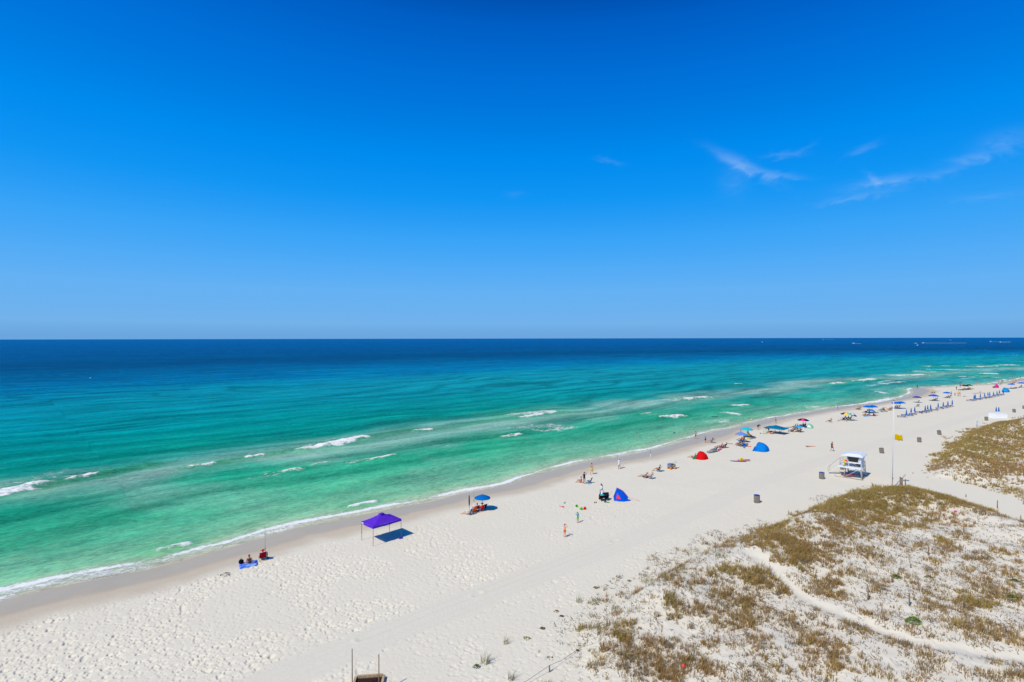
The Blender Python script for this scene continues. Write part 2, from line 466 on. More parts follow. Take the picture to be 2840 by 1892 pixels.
vp = nd(n, 'ShaderNodeTexVoronoi'); vp.inputs['Scale'].default_value = 3.4; vp.inputs['Randomness'].default_value = 1.0
vw = nd(n, 'ShaderNodeVectorMath', operation='ADD'); l.new(pos, vw.inputs[0])
vnz = nd(n, 'ShaderNodeTexNoise'); vnz.inputs['Scale'].default_value = 2.2; l.new(pos, vnz.inputs['Vector'])
vsc = nd(n, 'ShaderNodeVectorMath', operation='SCALE'); vsc.inputs['Scale'].default_value = 0.5; l.new(vnz.outputs['Color'], vsc.inputs[0]); l.new(vsc.outputs[0], vw.inputs[1])
l.new(vw.outputs[0], vp.inputs['Vector'])
pit = mth(n, l, 'MULTIPLY', mth(n, l, 'SUBTRACT', 0.30, vp.outputs['Distance'], clamp=True), -3.2)
pit = mth(n, l, 'MULTIPLY', pit, mth(n, l, 'SUBTRACT', 1.0, attr(n, 'track').outputs['Fac']))
pit = mth(n, l, 'MULTIPLY', pit, mth(n, l, 'SUBTRACT', 1.0, attr(n, 'damp').outputs['Fac']))
hh = mth(n, l, 'ADD', mth(n, l, 'ADD', noise(n, l, 3.2, 5, pos, 0.6), mth(n, l, 'MULTIPLY', pit, 0.12)), mth(n, l, 'MULTIPLY', noise(n, l, 14, 3, pos), 0.4))
l.new(hh, bp.inputs['Height']); l.new(bp.outputs[0], p.inputs['Normal'])
sand = link_obj('sand', sand_me, ms, kind='structure', label='pale trodden quartz sand of the beach and dunes', category='sand')

# ------------------------------------------------------------------ sea
tan_w = (steps(-1500, 4700, -60, 2900, 3.0, 50) - 1420) / F_PX
HS = CAM_H - SEA_Z
dyw = np.concatenate([[0.6, 0.9, 1.3, 1.8, 2.4, 3.1, 4, 5, 6.2, 7.5, 9], np.arange(10.5, 120, 1.5), np.arange(120, 800, 1.6), np.arange(800, 1000, 30)])
WX, WY = fan(tan_w, (HS * F_PX / dyw)[::-1])
wd, ws = coast(WX, WY)
off = -wd                                             # metres offshore
rowsp = WY ** 2 / (HS * F_PX) * 1.6
swell = np.zeros(WX.shape); front_shade = np.zeros(WX.shape)
ph_w = 9.0 * (fbm(WX / 70, WY / 70, 101, 3) - 0.5) * 2
offs = np.where(off < 250, off, 250 + (off - 250))
for lam, amp, sdv in ((15.0, 0.17, 0), (9.3, 0.09, 1), (23.0, 0.14, 2), (5.6, 0.05, 3)):
    ok = 1 - sstep(lam / 5.5, lam / 3.2, rowsp)
    along = ws * (0.02 + 0.013 * sdv) * (1 if sdv % 2 else -1)
    ph = (offs * 2 * math.pi / lam) + ph_w * (1 + 0.3 * sdv) + along
    env = 0.35 + 1.1 * sstep(0.3, 0.7, fbm(WX / (lam * 3) + 7 * sdv, WY / (lam * 3), 111 + sdv, 2))
    s_ = 0.5 + 0.5 * np.sin(ph)
    swell += ok * amp * env * (s_ ** 1.7 - 0.4)
    front_shade += (1 - sstep(lam / 4.5, lam / 2.6, rowsp)) * (amp / 0.17) * env * np.maximum(0, np.cos(ph + 0.5)) ** 3
chop = (fbm(WX / 1.7, WY / 1.7, 121, 3) - 0.5) * 0.16 * (1 - sstep(0.4, 0.9, rowsp))
WZ = SEA_Z + (swell + chop) * sstep(0.5, 22, off)
foam = np.zeros(WX.shape); lift = np.zeros(WX.shape); faceg = np.zeros(WX.shape)
BREAKERS = [  # two ends (px), half width m, foam strength, lift m
    ((-60, 1385), (60, 1356), 2.3, 1.0, .45), ((50, 1357), (104, 1343), 1.8, 1.0, .45), ((85, 1338), (170, 1308), 3.0, .55, 0), ((0, 1378), (60, 1362), 3.0, .5, 0),
    ((190, 1332), (249, 1320), 1.2, 1.0, .5), ((250, 1320), (420, 1290), 1.2, 0, .45), ((110, 1345), (190, 1333), 1.2, 0, .45),
    ((532, 1295), (578, 1288), 1.1, 1.0, .4), ((580, 1287), (690, 1268), 1.0, 0, .35), ((688, 1270), (724, 1263), 1.0, .95, .35), ((725, 1262), (835, 1246), 1.0, .12, .35),
    ((835, 1248), (900, 1237), 1.5, 1.1, .55), ((893, 1238), (1006, 1216), 2.0, 1.15, .6), ((1006, 1214), (1150, 1193), 1.0, .08, .35),
    ((700, 1325), (822, 1303), 2.0, .55, .15), ((790, 1308), (822, 1302), 1.2, .9, .25), ((870, 1290), (905, 1283), .9, .8, .2), ((970, 1286), (1050, 1272), 2.0, .6, .2),
    ((1030, 1276), (1089, 1264), 1.3, 1.0, .3), ((1060, 1255), (1150, 1247), 2.0, .42, 0), ((1150, 1196), (1190, 1191), 1.0, 1.0, .35), ((1240, 1238), (1256, 1236), .9, .8, .2),
    ((1190, 1190), (1430, 1160), 1.0, .05, .3), ((1430, 1152), (1525, 1142), 4.5, .78, .3), ((1455, 1158), (1535, 1143), 2.0, .95, .3),
    ((1430, 1187), (1540, 1180), 5.5, .62, 0), ((1510, 1195), (1592, 1183), 2.2, .75, .2), ((1395, 1210), (1440, 1203), 1.2, .9, .25), ((1250, 1200), (1350, 1193), 3.5, .4, 0),
    ((1838, 1113), (1900, 1108), 3.0, .7, .2), ((1890, 1108), (1957, 1101), 2.4, 1.0, .4), ((1960, 1103), (2015, 1103), 5.5, .42, 0),
    ((1778, 1150), (1806, 1146), 1.2, .9, .3), ((1838, 1157), (1893, 1152), 2.0, 1.0, .35), ((1820, 1152), (1850, 1155), 2.0, .6, .1),
    ((2030, 1126), (2066, 1123), 2.0, .95, .3), ((2020, 1147), (2036, 1149), 2.6, 1.0, .3), ((1965, 1172), (2022, 1167), 3.0, .6, .1), ((1990, 1174), (2020, 1168), 1.5, .85, .2),
    ((2034, 1066), (2050, 1065), 2.0, .9, .3), ((1790, 1146), (1800, 1145), 2.0, .4, 0), ((2305, 1066), (2332, 1061), 3.0, .95, .4), ((2270, 1070), (2310, 1065), 3.0, .35, 0),
    ((2374, 1058), (2418, 1052), 3.2, 1.0, .45), ((2395, 1055), (2418, 1052), 3.5, .9, .45), ((2435, 1062), (2468, 1056), 2.4, .8, .2), ((2442, 1066), (2506, 1059), 2.2, .85, .2),
    ((2405, 1072), (2428, 1068), 2.0, .8, .1), ((2400, 1081), (2436, 1082), 2.0, .75, .1), ((2430, 1086), (2466, 1093), 1.6, .95, .15),
    ((2468, 1042), (2556, 1041), 4.0, 1.05, .45), ((2535, 1041), (2556, 1039), 4.0, .9, .4), ((2530, 1030), (2606, 1033), 3.5, .9, .4), ((2540, 1031), (2552, 1030), 5, .9, .3),
    ((2562, 1025), (2670, 1027), 4.0, 1.0, .45), ((2640, 1027), (2695, 1028), 3.0, .5, .2), ((2572, 1017), (2580, 1016), 5, .9, .3), ((2600, 1015), (2630, 1016), 5.0, .9, .4),
    ((2690, 1018), (2766, 1016), 5.0, .95, .45), ((2790, 1014), (2806, 1013), 8, 1.0, .45), ((2815, 1004), (2840, 1003), 6, .7, .3), ((2824, 986), (2850, 986), 9, 1.0, .4),
    ((2655, 1045), (2720, 1048), 2.6, 1.0, .4), ((2668, 1050), (2678, 1051), 2.2, .9, .2), ((2700, 1043), (2748, 1044), 3.2, .85, .3), ((2736, 1038), (2748, 1036), 5, 1.0, .4),
    ((2756, 1048), (2770, 1047), 2.2, .8, .2), ((2790, 1048), (2830, 1046), 2.5, .5, .2), ((2420, 1117), (2467, 1107), 2.2, 1.0, .2), ((2450, 1104), (2464, 1103), 3.0, .7, 0),
    ((446, 1527), (506, 1511), 0.9, 1.05, .25), ((980, 1405), (1033, 1393), .8, 1.05, .25), ((1500, 1292), (1600, 1272), .9, .25, .12),
    ((2240, 1130), (2262, 1127), 2.0, .8, .1), ((2640, 1062), (2655, 1062), 2.0, .35, .1), ((2740, 1062), (2765, 1060), 1.5, .9, .1), ((2768, 1057), (2790, 1053), 1.6, .95, .15),
    ((250, 1049), (252, 1049), 0.8, 1.0, 0)]
for (a, b, hw, st, lf) in BREAKERS:
    A = GS(*a); B = GS(*b)
    d, s_ = pdist(WX, WY, [(A.x, A.y), (B.x, B.y)], True)
    m = d < hw * 4
    wob = 1.5 * hw * (fbm(WX[m] / 1.9, WY[m] / 1.9, 131, 4) - 0.5) + 0.7 * hw * (fbm(s_[m] / 3.0, s_[m] * 0, 135, 2) - 0.5)
    e = np.exp(-((d[m] + wob) / hw) ** 2)
    foam[m] = np.maximum(foam[m], st * e)
    lift[m] = np.maximum(lift[m], lf * np.exp(-(d[m] / (hw * 1.0)) ** 2) * (0.7 + 0.6 * fbm(WX[m] / 1.2, WY[m] / 1.2, 133, 2)))
    if st >= .9 and lf >= .35:                           # lacy foam left behind on the seaward side
        d2 = pdist(WX, WY, [(A.x - 1.5 * hw, A.y + 1.6 * hw), (B.x - 1.5 * hw, B.y + 1.6 * hw)])
        m2 = d2 < hw * 5
        foam[m2] = np.maximum(foam[m2], 0.52 * np.exp(-(d2[m2] / (hw * 1.5)) ** 2))
    if lf > .2: faceg[m] = np.maximum(faceg[m], np.exp(-(d[m] / (hw * 2.2)) ** 2))
WZ = WZ + lift
# swash along the shore
sw_c = 0.8 + 1.5 * fbm(ws / 9.0, ws * 0, 141, 3) + 1.2 * (1 - sstep(40, 90, WY))
sw_w = 0.3 + 0.8 * fbm(ws / 13.0, ws * 0 + 5, 143, 2)
sw_s = 0.5 + 1.0 * fbm(ws / 6.0, ws * 0 + 9, 145, 2)
foam = np.maximum(foam, sw_s * np.exp(-((off - sw_c) / sw_w) ** 2))
lace = 0.55 * np.exp(-((off - 0.9) / 1.1) ** 2) * sstep(0.35, 0.6, fbm(ws / 11, ws * 0 + 2, 147, 2))
lace = lace * (1 + 0.7 * (1 - sstep(50, 85, WY)))
foam = np.maximum(foam, lace)
foam = np.maximum(foam, (1 - sstep(45, 80, WY)) * 0.80 * np.exp(-((off - 1.9) / 1.9) ** 2) * sstep(0.30, 0.52, fbm(ws / 8, ws * 0 + 12, 149, 2)))
foam = np.maximum(foam, 0.62 * np.exp(-((off - 0.05) / 0.16) ** 2))
# body colour with depth
def ramp(d, stops):
    xs_ = [s[0] for s in stops]
    return np.stack([np.interp(d, xs_, [lin(s[1])[i] for s in stops]) for i in range(3)], -1)
dw = off * (1 + 0.35 * (fbm(WX / 60, WY / 60, 151, 3) - 0.5)) + 5 * (fbm(WX / 9, WY / 9, 153, 3) - 0.5) * sstep(3, 20, off)
STOPS = [(-5, (192, 178, 154)), (0.3, (186, 178, 150)), (2.0, (158, 178, 142)), (5, (116, 176, 132)), (12, (82, 172, 126)), (22, (52, 166, 118)), (34, (34, 160, 118)),
         (40, (70, 162, 130)), (46, (98, 166, 142)), (53, (56, 160, 136)), (62, (8, 149, 124)), (85, (0, 143, 132)), (130, (0, 142, 150)), (190, (0, 130, 151)),
         (260, (0, 114, 152)), (340, (0, 95, 136)), (480, (0, 81, 125)), (800, (0, 76, 123)), (1500, (0, 82, 134)), (4000, (0, 88, 144)), (40000, (0, 92, 149))]
WC = ramp(dw, STOPS)
# glancing sky reflection painted in: distant shallows along the shore are tinted blue-green
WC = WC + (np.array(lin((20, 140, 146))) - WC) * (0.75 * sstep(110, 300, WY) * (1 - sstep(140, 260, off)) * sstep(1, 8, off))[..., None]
# sandbar and stirred-up sand
bar = np.exp(-((off - 43 - 10 * (fbm(ws / 40, ws * 0, 161, 2) - 0.5)) / 10.5) ** 2) * sstep(0.26, 0.56, fbm(WX / 22, WY / 22, 163, 3))
bar = np.maximum(bar, 0)
stir = sstep(0.5, 0.72, fbm(WX / 12, WY / 12, 165, 4)) * sstep(4, 12, off) * (1 - sstep(24, 60, off)) * 0.55
WC = WC + (np.array(lin((150, 182, 160))) - WC) * np.clip(0.75 * bar + 0.35 * stir, 0, 0.85)[..., None]
g_ = (faceg * 0.55)[..., None]
WC = WC + (np.array(lin((22, 158, 96))) - WC) * g_ * (off < 90)[..., None]
streak = fbm(offs / 5.0 + ph_w * .3, ws / 60, 167, 3)
WC = WC * (0.86 + 0.28 * streak[..., None]) * (1 - np.array([0.5, 0.30, 0.34]) * np.clip(front_shade * 0.85 * sstep(6, 30, off), 0, 1)[..., None])  # shore-facing wave fronts darkened in the colour, where less sky would reflect
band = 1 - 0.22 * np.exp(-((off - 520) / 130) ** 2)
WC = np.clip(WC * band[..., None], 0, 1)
near_shore = 1 - sstep(2, 26, off)
wkeep = (off[:-1, :-1] > -5) | (off[1:, 1:] > -5)
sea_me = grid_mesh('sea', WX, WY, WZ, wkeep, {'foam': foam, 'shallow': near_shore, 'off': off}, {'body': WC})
mw = bpy.data.materials.new('sea_water'); mw.use_nodes = True
n, l = mw.node_tree.nodes, mw.node_tree.links
p = n['Principled BSDF']
pos = nd(n, 'ShaderNodeNewGeometry').outputs['Position']
mp = nd(n, 'ShaderNodeMapping'); mp.vector_type = 'POINT'
mp.inputs['Rotation'].default_value = (0, 0, R(-42)); l.new(pos, mp.inputs['Vector'])
def scaled(sx_, sy_):
    v = nd(n, 'ShaderNodeVectorMath', operation='MULTIPLY'); l.new(mp.outputs[0], v.inputs[0]); v.inputs[1].default_value = (sx_, sy_, 1); return v.outputs[0]
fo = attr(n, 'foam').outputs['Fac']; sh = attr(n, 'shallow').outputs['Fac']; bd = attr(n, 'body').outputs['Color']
fn = noise(n, l, 1.0, 8, scaled(0.9, 1.6), 0.68, 0.6)
fn2 = noise(n, l, 1.0, 5, scaled(3.5, 6.0), 0.6)
vor = nd(n, 'ShaderNodeTexVoronoi'); vor.feature = 'DISTANCE_TO_EDGE'; vor.inputs['Scale'].default_value = 1.0
l.new(scaled(1.1, 1.7), vor.inputs['Vector'])
lacy = mth(n, l, 'SUBTRACT', 1.0, mth(n, l, 'MULTIPLY', vor.outputs[0], 3.0), clamp=True)
fmix = mth(n, l, 'ADD', mth(n, l, 'MULTIPLY', fn, 0.75), mth(n, l, 'ADD', mth(n, l, 'MULTIPLY', fn2, 0.3), mth(n, l, 'MULTIPLY', lacy, 0.12)))
fm = mth(n, l, 'MULTIPLY', mth(n, l, 'SUBTRACT', mth(n, l, 'ADD', mth(n, l, 'MULTIPLY', fo, 0.76), mth(n, l, 'MULTIPLY', fmix, 1.5)), 1.30), 3.1, clamp=True)
fm = mth(n, l, 'MULTIPLY', fm, mth(n, l, 'GREATER_THAN', fo, 0.06))
# seabed mottling plus caustic highlights painted into the colour of the shallows
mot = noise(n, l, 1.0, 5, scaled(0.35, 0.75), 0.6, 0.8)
mot_caustic_c = mixrgb(n, l, mth(n, l, 'MULTIPLY', mth(n, l, 'MULTIPLY', mth(n, l, 'SUBTRACT', mot, 0.45), 3.0, clamp=True), mth(n, l, 'MULTIPLY', sh, 0.42)), bd, (0.30, 0.44, 0.20))
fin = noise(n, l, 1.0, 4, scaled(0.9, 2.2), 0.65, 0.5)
ripple_mul = nd(n, 'ShaderNodeMix', data_type='RGBA', blend_type='MULTIPLY'); ripple_mul.inputs[0].default_value = 1.0
l.new(mot_caustic_c, ripple_mul.inputs[6])
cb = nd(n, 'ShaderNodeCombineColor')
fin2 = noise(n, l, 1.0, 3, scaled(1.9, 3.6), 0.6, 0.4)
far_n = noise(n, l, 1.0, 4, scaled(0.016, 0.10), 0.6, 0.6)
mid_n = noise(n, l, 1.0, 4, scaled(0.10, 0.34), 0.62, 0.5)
k = mth(n, l, 'ADD', -0.98, mth(n, l, 'ADD', mth(n, l, 'MULTIPLY', fin, 1.3), mth(n, l, 'MULTIPLY', fin2, 0.9)))  # ripple highlights of reflected sky and darks between, multiplied into the colour
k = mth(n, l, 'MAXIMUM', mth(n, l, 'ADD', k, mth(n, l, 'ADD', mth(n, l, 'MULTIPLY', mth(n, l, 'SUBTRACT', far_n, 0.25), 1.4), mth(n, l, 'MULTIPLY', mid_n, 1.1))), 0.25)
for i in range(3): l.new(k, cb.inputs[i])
l.new(cb.outputs[0], ripple_mul.inputs[7])
wcol = mixrgb(n, l, fm, ripple_mul.outputs[2], (0.80, 0.80, 0.76))
n.remove(p)
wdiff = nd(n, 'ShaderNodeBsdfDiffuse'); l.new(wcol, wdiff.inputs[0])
wglo = nd(n, 'ShaderNodeBsdfGlossy'); wglo.inputs['Roughness'].default_value = 0.22; wglo.inputs['Color'].default_value = (0.4, 0.8, 1.0, 1)
fr = nd(n, 'ShaderNodeFresnel'); fr.inputs[0].default_value = 1.33
# a wind-roughened surface never mirrors fully, even at a glancing view
wfac = mth(n, l, 'MULTIPLY', mth(n, l, 'MINIMUM', mth(n, l, 'MULTIPLY', fr.outputs[0], 0.6), 0.085), mth(n, l, 'SUBTRACT', 1.0, fm))
wmix = nd(n, 'ShaderNodeMixShader'); l.new(wfac, wmix.inputs[0]); l.new(wdiff.outputs[0], wmix.inputs[1]); l.new(wglo.outputs[0], wmix.inputs[2])
l.new(wmix.outputs[0], n['Material Output'].inputs[0])
b1 = nd(n, 'ShaderNodeBump'); b1.inputs['Strength'].default_value = 0.75; b1.inputs['Distance'].default_value = 0.35
hsum = mth(n, l, 'ADD', mth(n, l, 'MULTIPLY', noise(n, l, 1.0, 5, scaled(0.22, 0.62), 0.62, 0.4), 1.0),
           mth(n, l, 'ADD', mth(n, l, 'MULTIPLY', noise(n, l, 1.0, 4, scaled(0.9, 2.0), 0.6, 0.3), 0.35), mth(n, l, 'MULTIPLY', fm, 0.35)))
l.new(hsum, b1.inputs['Height'])
for bs in (wdiff, wglo, fr): l.new(b1.outputs[0], bs.inputs['Normal'])
sea = link_obj('sea', sea_me, mw, kind='structure', label='green to deep blue sea with small breakers', category='sea')

# ------------------------------------------------------------------ dune grass
def blades(rng, cx, cy, cz, nb, h, spread, col, lean=(0.25, 0.1), width=0.03):
    """curved blades of one tuft: returns vertices, faces, colours"""
    n = len(cx)
    T = np.repeat(np.arange(n), nb)
    m = len(T)
    a = rng.uniform(0, 2 * np.pi, m); r = np.sqrt(rng.uniform(0, 1, m)) * spread[T]
    bx = cx[T] + r * np.cos(a); by = cy[T] + r * np.sin(a); bz = cz[T] - 0.03
    hh = h[T] * rng.uniform(0.55, 1.1, m)
    out = a + rng.normal(0, 0.5, m)
    tilt = rng.uniform(0.15, 0.75, m)
    lx = np.cos(out) * tilt + lean[0]; ly = np.sin(out) * tilt + lean[1]
    w = width * rng.uniform(0.6, 1.3, m)
    wa = rng.uniform(0, np.pi, m); wx = np.cos(wa) * w / 2; wy = np.sin(wa) * w / 2
    V = np.zeros((m, 5, 3))
    V[:, 0] = np.stack([bx - wx, by - wy, bz], -1); V[:, 1] = np.stack([bx + wx, by + wy, bz], -1)
    k = 0.35
    V[:, 2] = np.stack([bx - wx * .8 + lx * hh * k * .45, by - wy * .8 + ly * hh * k * .45, bz + hh * 0.55], -1)
    V[:, 3] = np.stack([bx + wx * .8 + lx * hh * k * .45, by + wy * .8 + ly * hh * k * .45, bz + hh * 0.55], -1)
    V[:, 4] = np.stack([bx + lx * hh, by + ly * hh, bz + hh * rng.uniform(0.75, 1.0, m)], -1)
    i = np.arange(m) * 5
    tri = np.stack([i, i + 1, i + 3, i, i + 3, i + 2, i + 2, i + 3, i + 4], -1).reshape(-1, 3)
    cc = col[T] * rng.uniform(0.75, 1.25, (m, 1))
    return V.reshape(-1, 3), tri, np.repeat(cc, 5, 0)

def tri_mesh(name, V, F, Cc):
    me = bpy.data.meshes.new(name)
    me.vertices.add(len(V)); me.vertices.foreach_set('co', V.astype(np.float32).ravel())
    me.loops.add(F.size); me.loops.foreach_set('vertex_index', F.astype(np.int32).ravel())
    me.polygons.add(len(F)); me.polygons.foreach_set('loop_start', np.arange(0, F.size, 3, dtype=np.int32))
    me.polygons.foreach_set('loop_total', np.full(len(F), 3, np.int32))
    at = me.attributes.new('tint', 'FLOAT_COLOR', 'POINT'); c4 = np.ones((len(V), 4), np.float32); c4[:, :3] = np.clip(Cc, 0, 1)
    at.data.foreach_set('color', c4.ravel())
    me.update()
    return me

mg = bpy.data.materials.new('dune_grass'); mg.use_nodes = True
n, l = mg.node_tree.nodes, mg.node_tree.links
p = n['Principled BSDF']; p.inputs['Roughness'].default_value = 0.75; p.inputs['Specular IOR Level'].default_value = 0.2
ta = attr(n, 'tint').outputs['Color']
gcol = mixrgb(n, l, noise(n, l, 2.0, 3, nd(n, 'ShaderNodeNewGeometry').outputs['Position']), ta, (0.24, 0.19, 0.08))
gm = nd(n, 'ShaderNodeMix', data_type='RGBA'); gm.inputs[0].default_value = 0.35; l.new(ta, gm.inputs[6]); l.new(gcol, gm.inputs[7])
l.new(gm.outputs[2], p.inputs['Base Color'])
tr = nd(n, 'ShaderNodeBsdfTranslucent'); l.new(gm.outputs[2], tr.inputs[0])
msx = nd(n, 'ShaderNodeMixShader'); msx.inputs[0].default_value = 0.3
l.new(p.outputs[0], msx.inputs[1]); l.new(tr.outputs[0], msx.inputs[2]); l.new(msx.outputs[0], n['Material Output'].inputs[0])

BLOBS = [  # px, py, rx, ry (pixels), density per square metre, tuft height, brownness
    (2480, 1360, 150, 16, 9, .55, .15), (2400, 1375, 110, 20, 8, .55, .1), (2560, 1372, 110, 16, 7, .5, .3), (2350, 1400, 70, 16, 7, .5, .1),
    (2330, 1415, 95, 20, 8, .5, .45), (2420, 1405, 80, 18, 8, .5, .35), (2660, 1392, 90, 12, 7, .5, .5), (2740, 1410, 80, 10, 7, .5, .5), (2220, 1425, 60, 16, 4, .45, .1),
    (2190, 1468, 70, 18, 6, .5, .35), (2170, 1505, 70, 28, 8, .6, .55), (2200, 1545, 55, 26, 8, .6, .5), (2250, 1460, 70, 25, 5, .45, .75), (2330, 1470, 80, 28, 4.5, .45, .6),
    (2430, 1440, 80, 25, 4.5, .45, .5), (2260, 1530, 70, 30, 4, .45, .75), (2360, 1530, 80, 25, 3.5, .4, .7), (2600, 1435, 60, 16, 5, .45, .85), (2650, 1450, 50, 14, 4, .4, .9),
    (2040, 1585, 70, 18, 7, .6, .25), (1990, 1590, 45, 15, 6, .55, .2), (2090, 1610, 40, 26, 7, .6, .5), (2155, 1610, 40, 24, 7, .6, .45), (2180, 1640, 40, 16, 5, .5, .5), (2130, 1570, 35, 14, 5, .55, .4),
    (1980, 1640, 60, 26, 5, .55, .6), (2060, 1670, 60, 28, 5, .5, .6), (1865, 1672, 22, 20, 9, .75, .2), (1855, 1710, 40, 14, 6, .55, .5), (1900, 1700, 40, 18, 6, .55, .5), (1960, 1700, 50, 30, 5, .5, .65),
    (2040, 1730, 60, 30, 4.5, .5, .7), (1620, 1745, 32, 8, 9, .6, .1), (1730, 1735, 60, 9, 6, .55, .45), (1725, 1770, 24, 18, 8, .6, .45), (1695, 1795, 30, 20, 8, .6, .85), (1650, 1830, 28, 28, 5, .5, .45),
    (1745, 1810, 34, 18, 5, .5, .65), (1820, 1790, 40, 18, 4, .5, .75), (1800, 1830, 50, 22, 5, .5, .8), (1890, 1845, 50, 25, 6, .55, .8), (1960, 1850, 36, 24, 8, .6, .95), (1850, 1870, 60, 24, 7, .55, .9),
    (1770, 1855, 40, 22, 5, .5, .5), (1730, 1860, 20, 12, 7, .5, .2), (1990, 1790, 50, 24, 4, .45, .8), (2080, 1800, 60, 26, 3.5, .45, .7), (2180, 1850, 60, 30, 4, .45, .75), (2200, 1720, 60, 30, 3.5, .4, .75),
    (2280, 1790, 60, 36, 4, .45, .8), (2330, 1850, 50, 20, 3.5, .4, .6), (2290, 1620, 60, 10, 4, .45, .7), (2320, 1655, 45, 14, 5, .45, .85), (2350, 1590, 60, 14, 3, .4, .7), (2480, 1880, 80, 18, 3, .4, .5),
    (2700, 1665, 50, 20, 6, .5, .35), (2760, 1650, 60, 18, 5, .45, .4), (2690, 1735, 60, 22, 6, .45, .55), (2760, 1760, 60, 20, 5, .45, .6), (2800, 1775, 40, 18, 6, .45, .8), (2800, 1590, 50, 24, 4, .45, .85),
    (2620, 1505, 22, 14, 6, .5, .3), (2590, 1560, 16, 12, 6, .45, .3), (2780, 1530, 40, 16, 4, .4, .6), (2700, 1585, 60, 14, 3.5, .4, .6), (2640, 1700, 30, 14, 4, .4, .8), (2600, 1840, 40, 20, 3.5, .4, .4),
    (2780, 1870, 60, 20, 3.5, .4, .6), (2830, 1630, 30, 16, 5, .45, .5),
    # the farther dune
    (2660, 1245, 70, 10, 4.5, .5, .15), (2700, 1225, 60, 16, 5, .55, .15), (2760, 1200, 70, 16, 5, .5, .35), (2800, 1178, 50, 8, 5.5, .5, .35), (2740, 1190, 60, 10, 5, .5, .3), (2790, 1235, 60, 14, 3.5, .45, .7),
    (2680, 1262, 60, 10, 5, .5, .35), (2720, 1240, 30, 12, 5, .5, .2), (2830, 1260, 60, 16, 4.5, .45, .7), (2770, 1290, 60, 16, 5, .45, .85), (2800, 1310, 60, 14, 5, .45, .8), (2690, 1285, 40, 12, 4.5, .45, .3),
    (2680, 1315, 40, 8, 4, .4, .4), (2760, 1350, 40, 6, 5, .45, .25), (2800, 1365, 50, 6, 5, .45, .3), (2840, 1375, 40, 6, 5, .45, .4), (2740, 1325, 60, 8, 3, .4, .6), (2600, 1275, 30, 8, 3, .45, .2), (2570, 1285, 30, 5, 2.5, .4, .2), (2680, 1340, 30, 5, 3, .4, .3)]
BW = []
for (bx_, by_, rx_, ry_, de_, hg_, br_) in BLOBS:
    X, Y, Z = hit([bx_, bx_ + rx_, bx_, bx_], [by_, by_, by_ - ry_, by_ + ry_])
    BW.append((X[0], Y[0], max(0.4, abs(X[1] - X[0])), max(0.4, abs(Y[2] - Y[3]) / 2), de_, hg_, br_))
rg = np.random.default_rng(5)
def sample(poly, per_m2):
    a = np.array(poly); lo, hi = a.min(0), a.max(0)
    lo = np.maximum(lo, [0, 26]); hi = np.minimum(hi, [210, 215])
    n_ = int(per_m2 * (hi[0] - lo[0]) * (hi[1] - lo[1]))
    x = rg.uniform(lo[0], hi[0], n_); y = rg.uniform(lo[1], hi[1], n_)
    k = inside(x + 7.0 * (fbm(x / 4, y / 4, 231, 3) - .42), y - 7.0 * (fbm(x / 4, y / 4, 233, 3) - .42), poly) & (x / y < 1.06)
    return x[k], y[k]
gx, gy, gh, gb, gs = [], [], [], [], []
PATHS = [(HOLLOW, 0.6), (px_poly([(2520, 1362), (2620, 1380), (2740, 1412), (2900, 1452)], 0.6), 0.0)]
for poly, mx_d, thin in ((DUNE1, 30.0, 1.0), (DUNE2, 12.0, 0.6)):
    x, y = sample(poly, mx_d)
    dens = np.zeros(x.shape); hgt = np.full(x.shape, .3); br = np.full(x.shape, .6); wsum = np.full(x.shape, 1e-6); hs = wsum * .3; bs_ = wsum * .6
    for (bx_, by_, rx_, ry_, de_, hg_, br_) in BW:
        w = np.exp(-(((x - bx_) / rx_) ** 2 + ((y - by_) / ry_) ** 2) * 0.72)
        dens = np.maximum(dens, de_ * 1.9 * w); wsum = wsum + w ** 2; hs = hs + hg_ * w ** 2; bs_ = bs_ + br_ * w ** 2
    hgt = hs / wsum; br = bs_ / wsum
    clump = sstep(0.42, 0.66, fbm(x / 1.9, y / 1.9, 201, 4)); fine = sstep(0.35, 0.6, fbm(x / 0.5, y / 0.5, 203, 2))
    stripe = sstep(0.42, 0.62, fbm((x + y) / 3.0, (x - y) / 0.8, 207, 3))
    base = thin * (2.2 + 17.0 * clump * stripe) * sstep(0.25, 0.5, fbm(x / 7, y / 7, 205, 2))
    base = base * (1 + 1.3 * (1 - sstep(42, 62, y)))
    d = dens * (0.25 + 0.75 * clump) * (0.45 + 0.55 * fine) * 3.4 + base * (0.35 + 0.65 * fine)
    for pp, ww in PATHS:
        if ww: d = d * sstep(ww * 0.7, ww * 1.5, pdist(x, y, pp) + 0.3 * (fbm(x / .7, y / .7, 209, 2) - .5))
    edge = pdist(x, y, poly + [poly[0]])
    d = d * np.where(inside(x, y, poly), 0.35 + 0.65 * sstep(0, 2.0, edge), 0.35 * (1 - sstep(0.5, 3.5, edge)) * clump)
    keep = rg.uniform(0, 1, x.shape) * mx_d < d
    gx.append(x[keep]); gy.append(y[keep]); gh.append(np.where(dens > base, hgt, .22 + .2 * clump)[keep]); gb.append(np.where(dens > base * .7, br, .72)[keep]); gs.append((dens > base)[keep])
gx, gy, gh, gb, gs = map(np.concatenate, (gx, gy, gh, gb, gs))
gz = terrain_z(gx, gy)
gb = np.clip(gb + rg.normal(0, .28, gb.shape), 0, 1)
green = np.array([0.40, 0.295, 0.07]); brown = np.array([0.41, 0.235, 0.09]); grey = np.array([0.28, 0.21, 0.14])
gcolr = green * (1 - gb)[:, None] + brown * gb[:, None]
gm_ = (rg.uniform(0, 1, gx.shape) < np.where(gs, .08, .4))[:, None]
gcolr = np.where(gm_, grey, gcolr)
far = gy > 75
parts = []
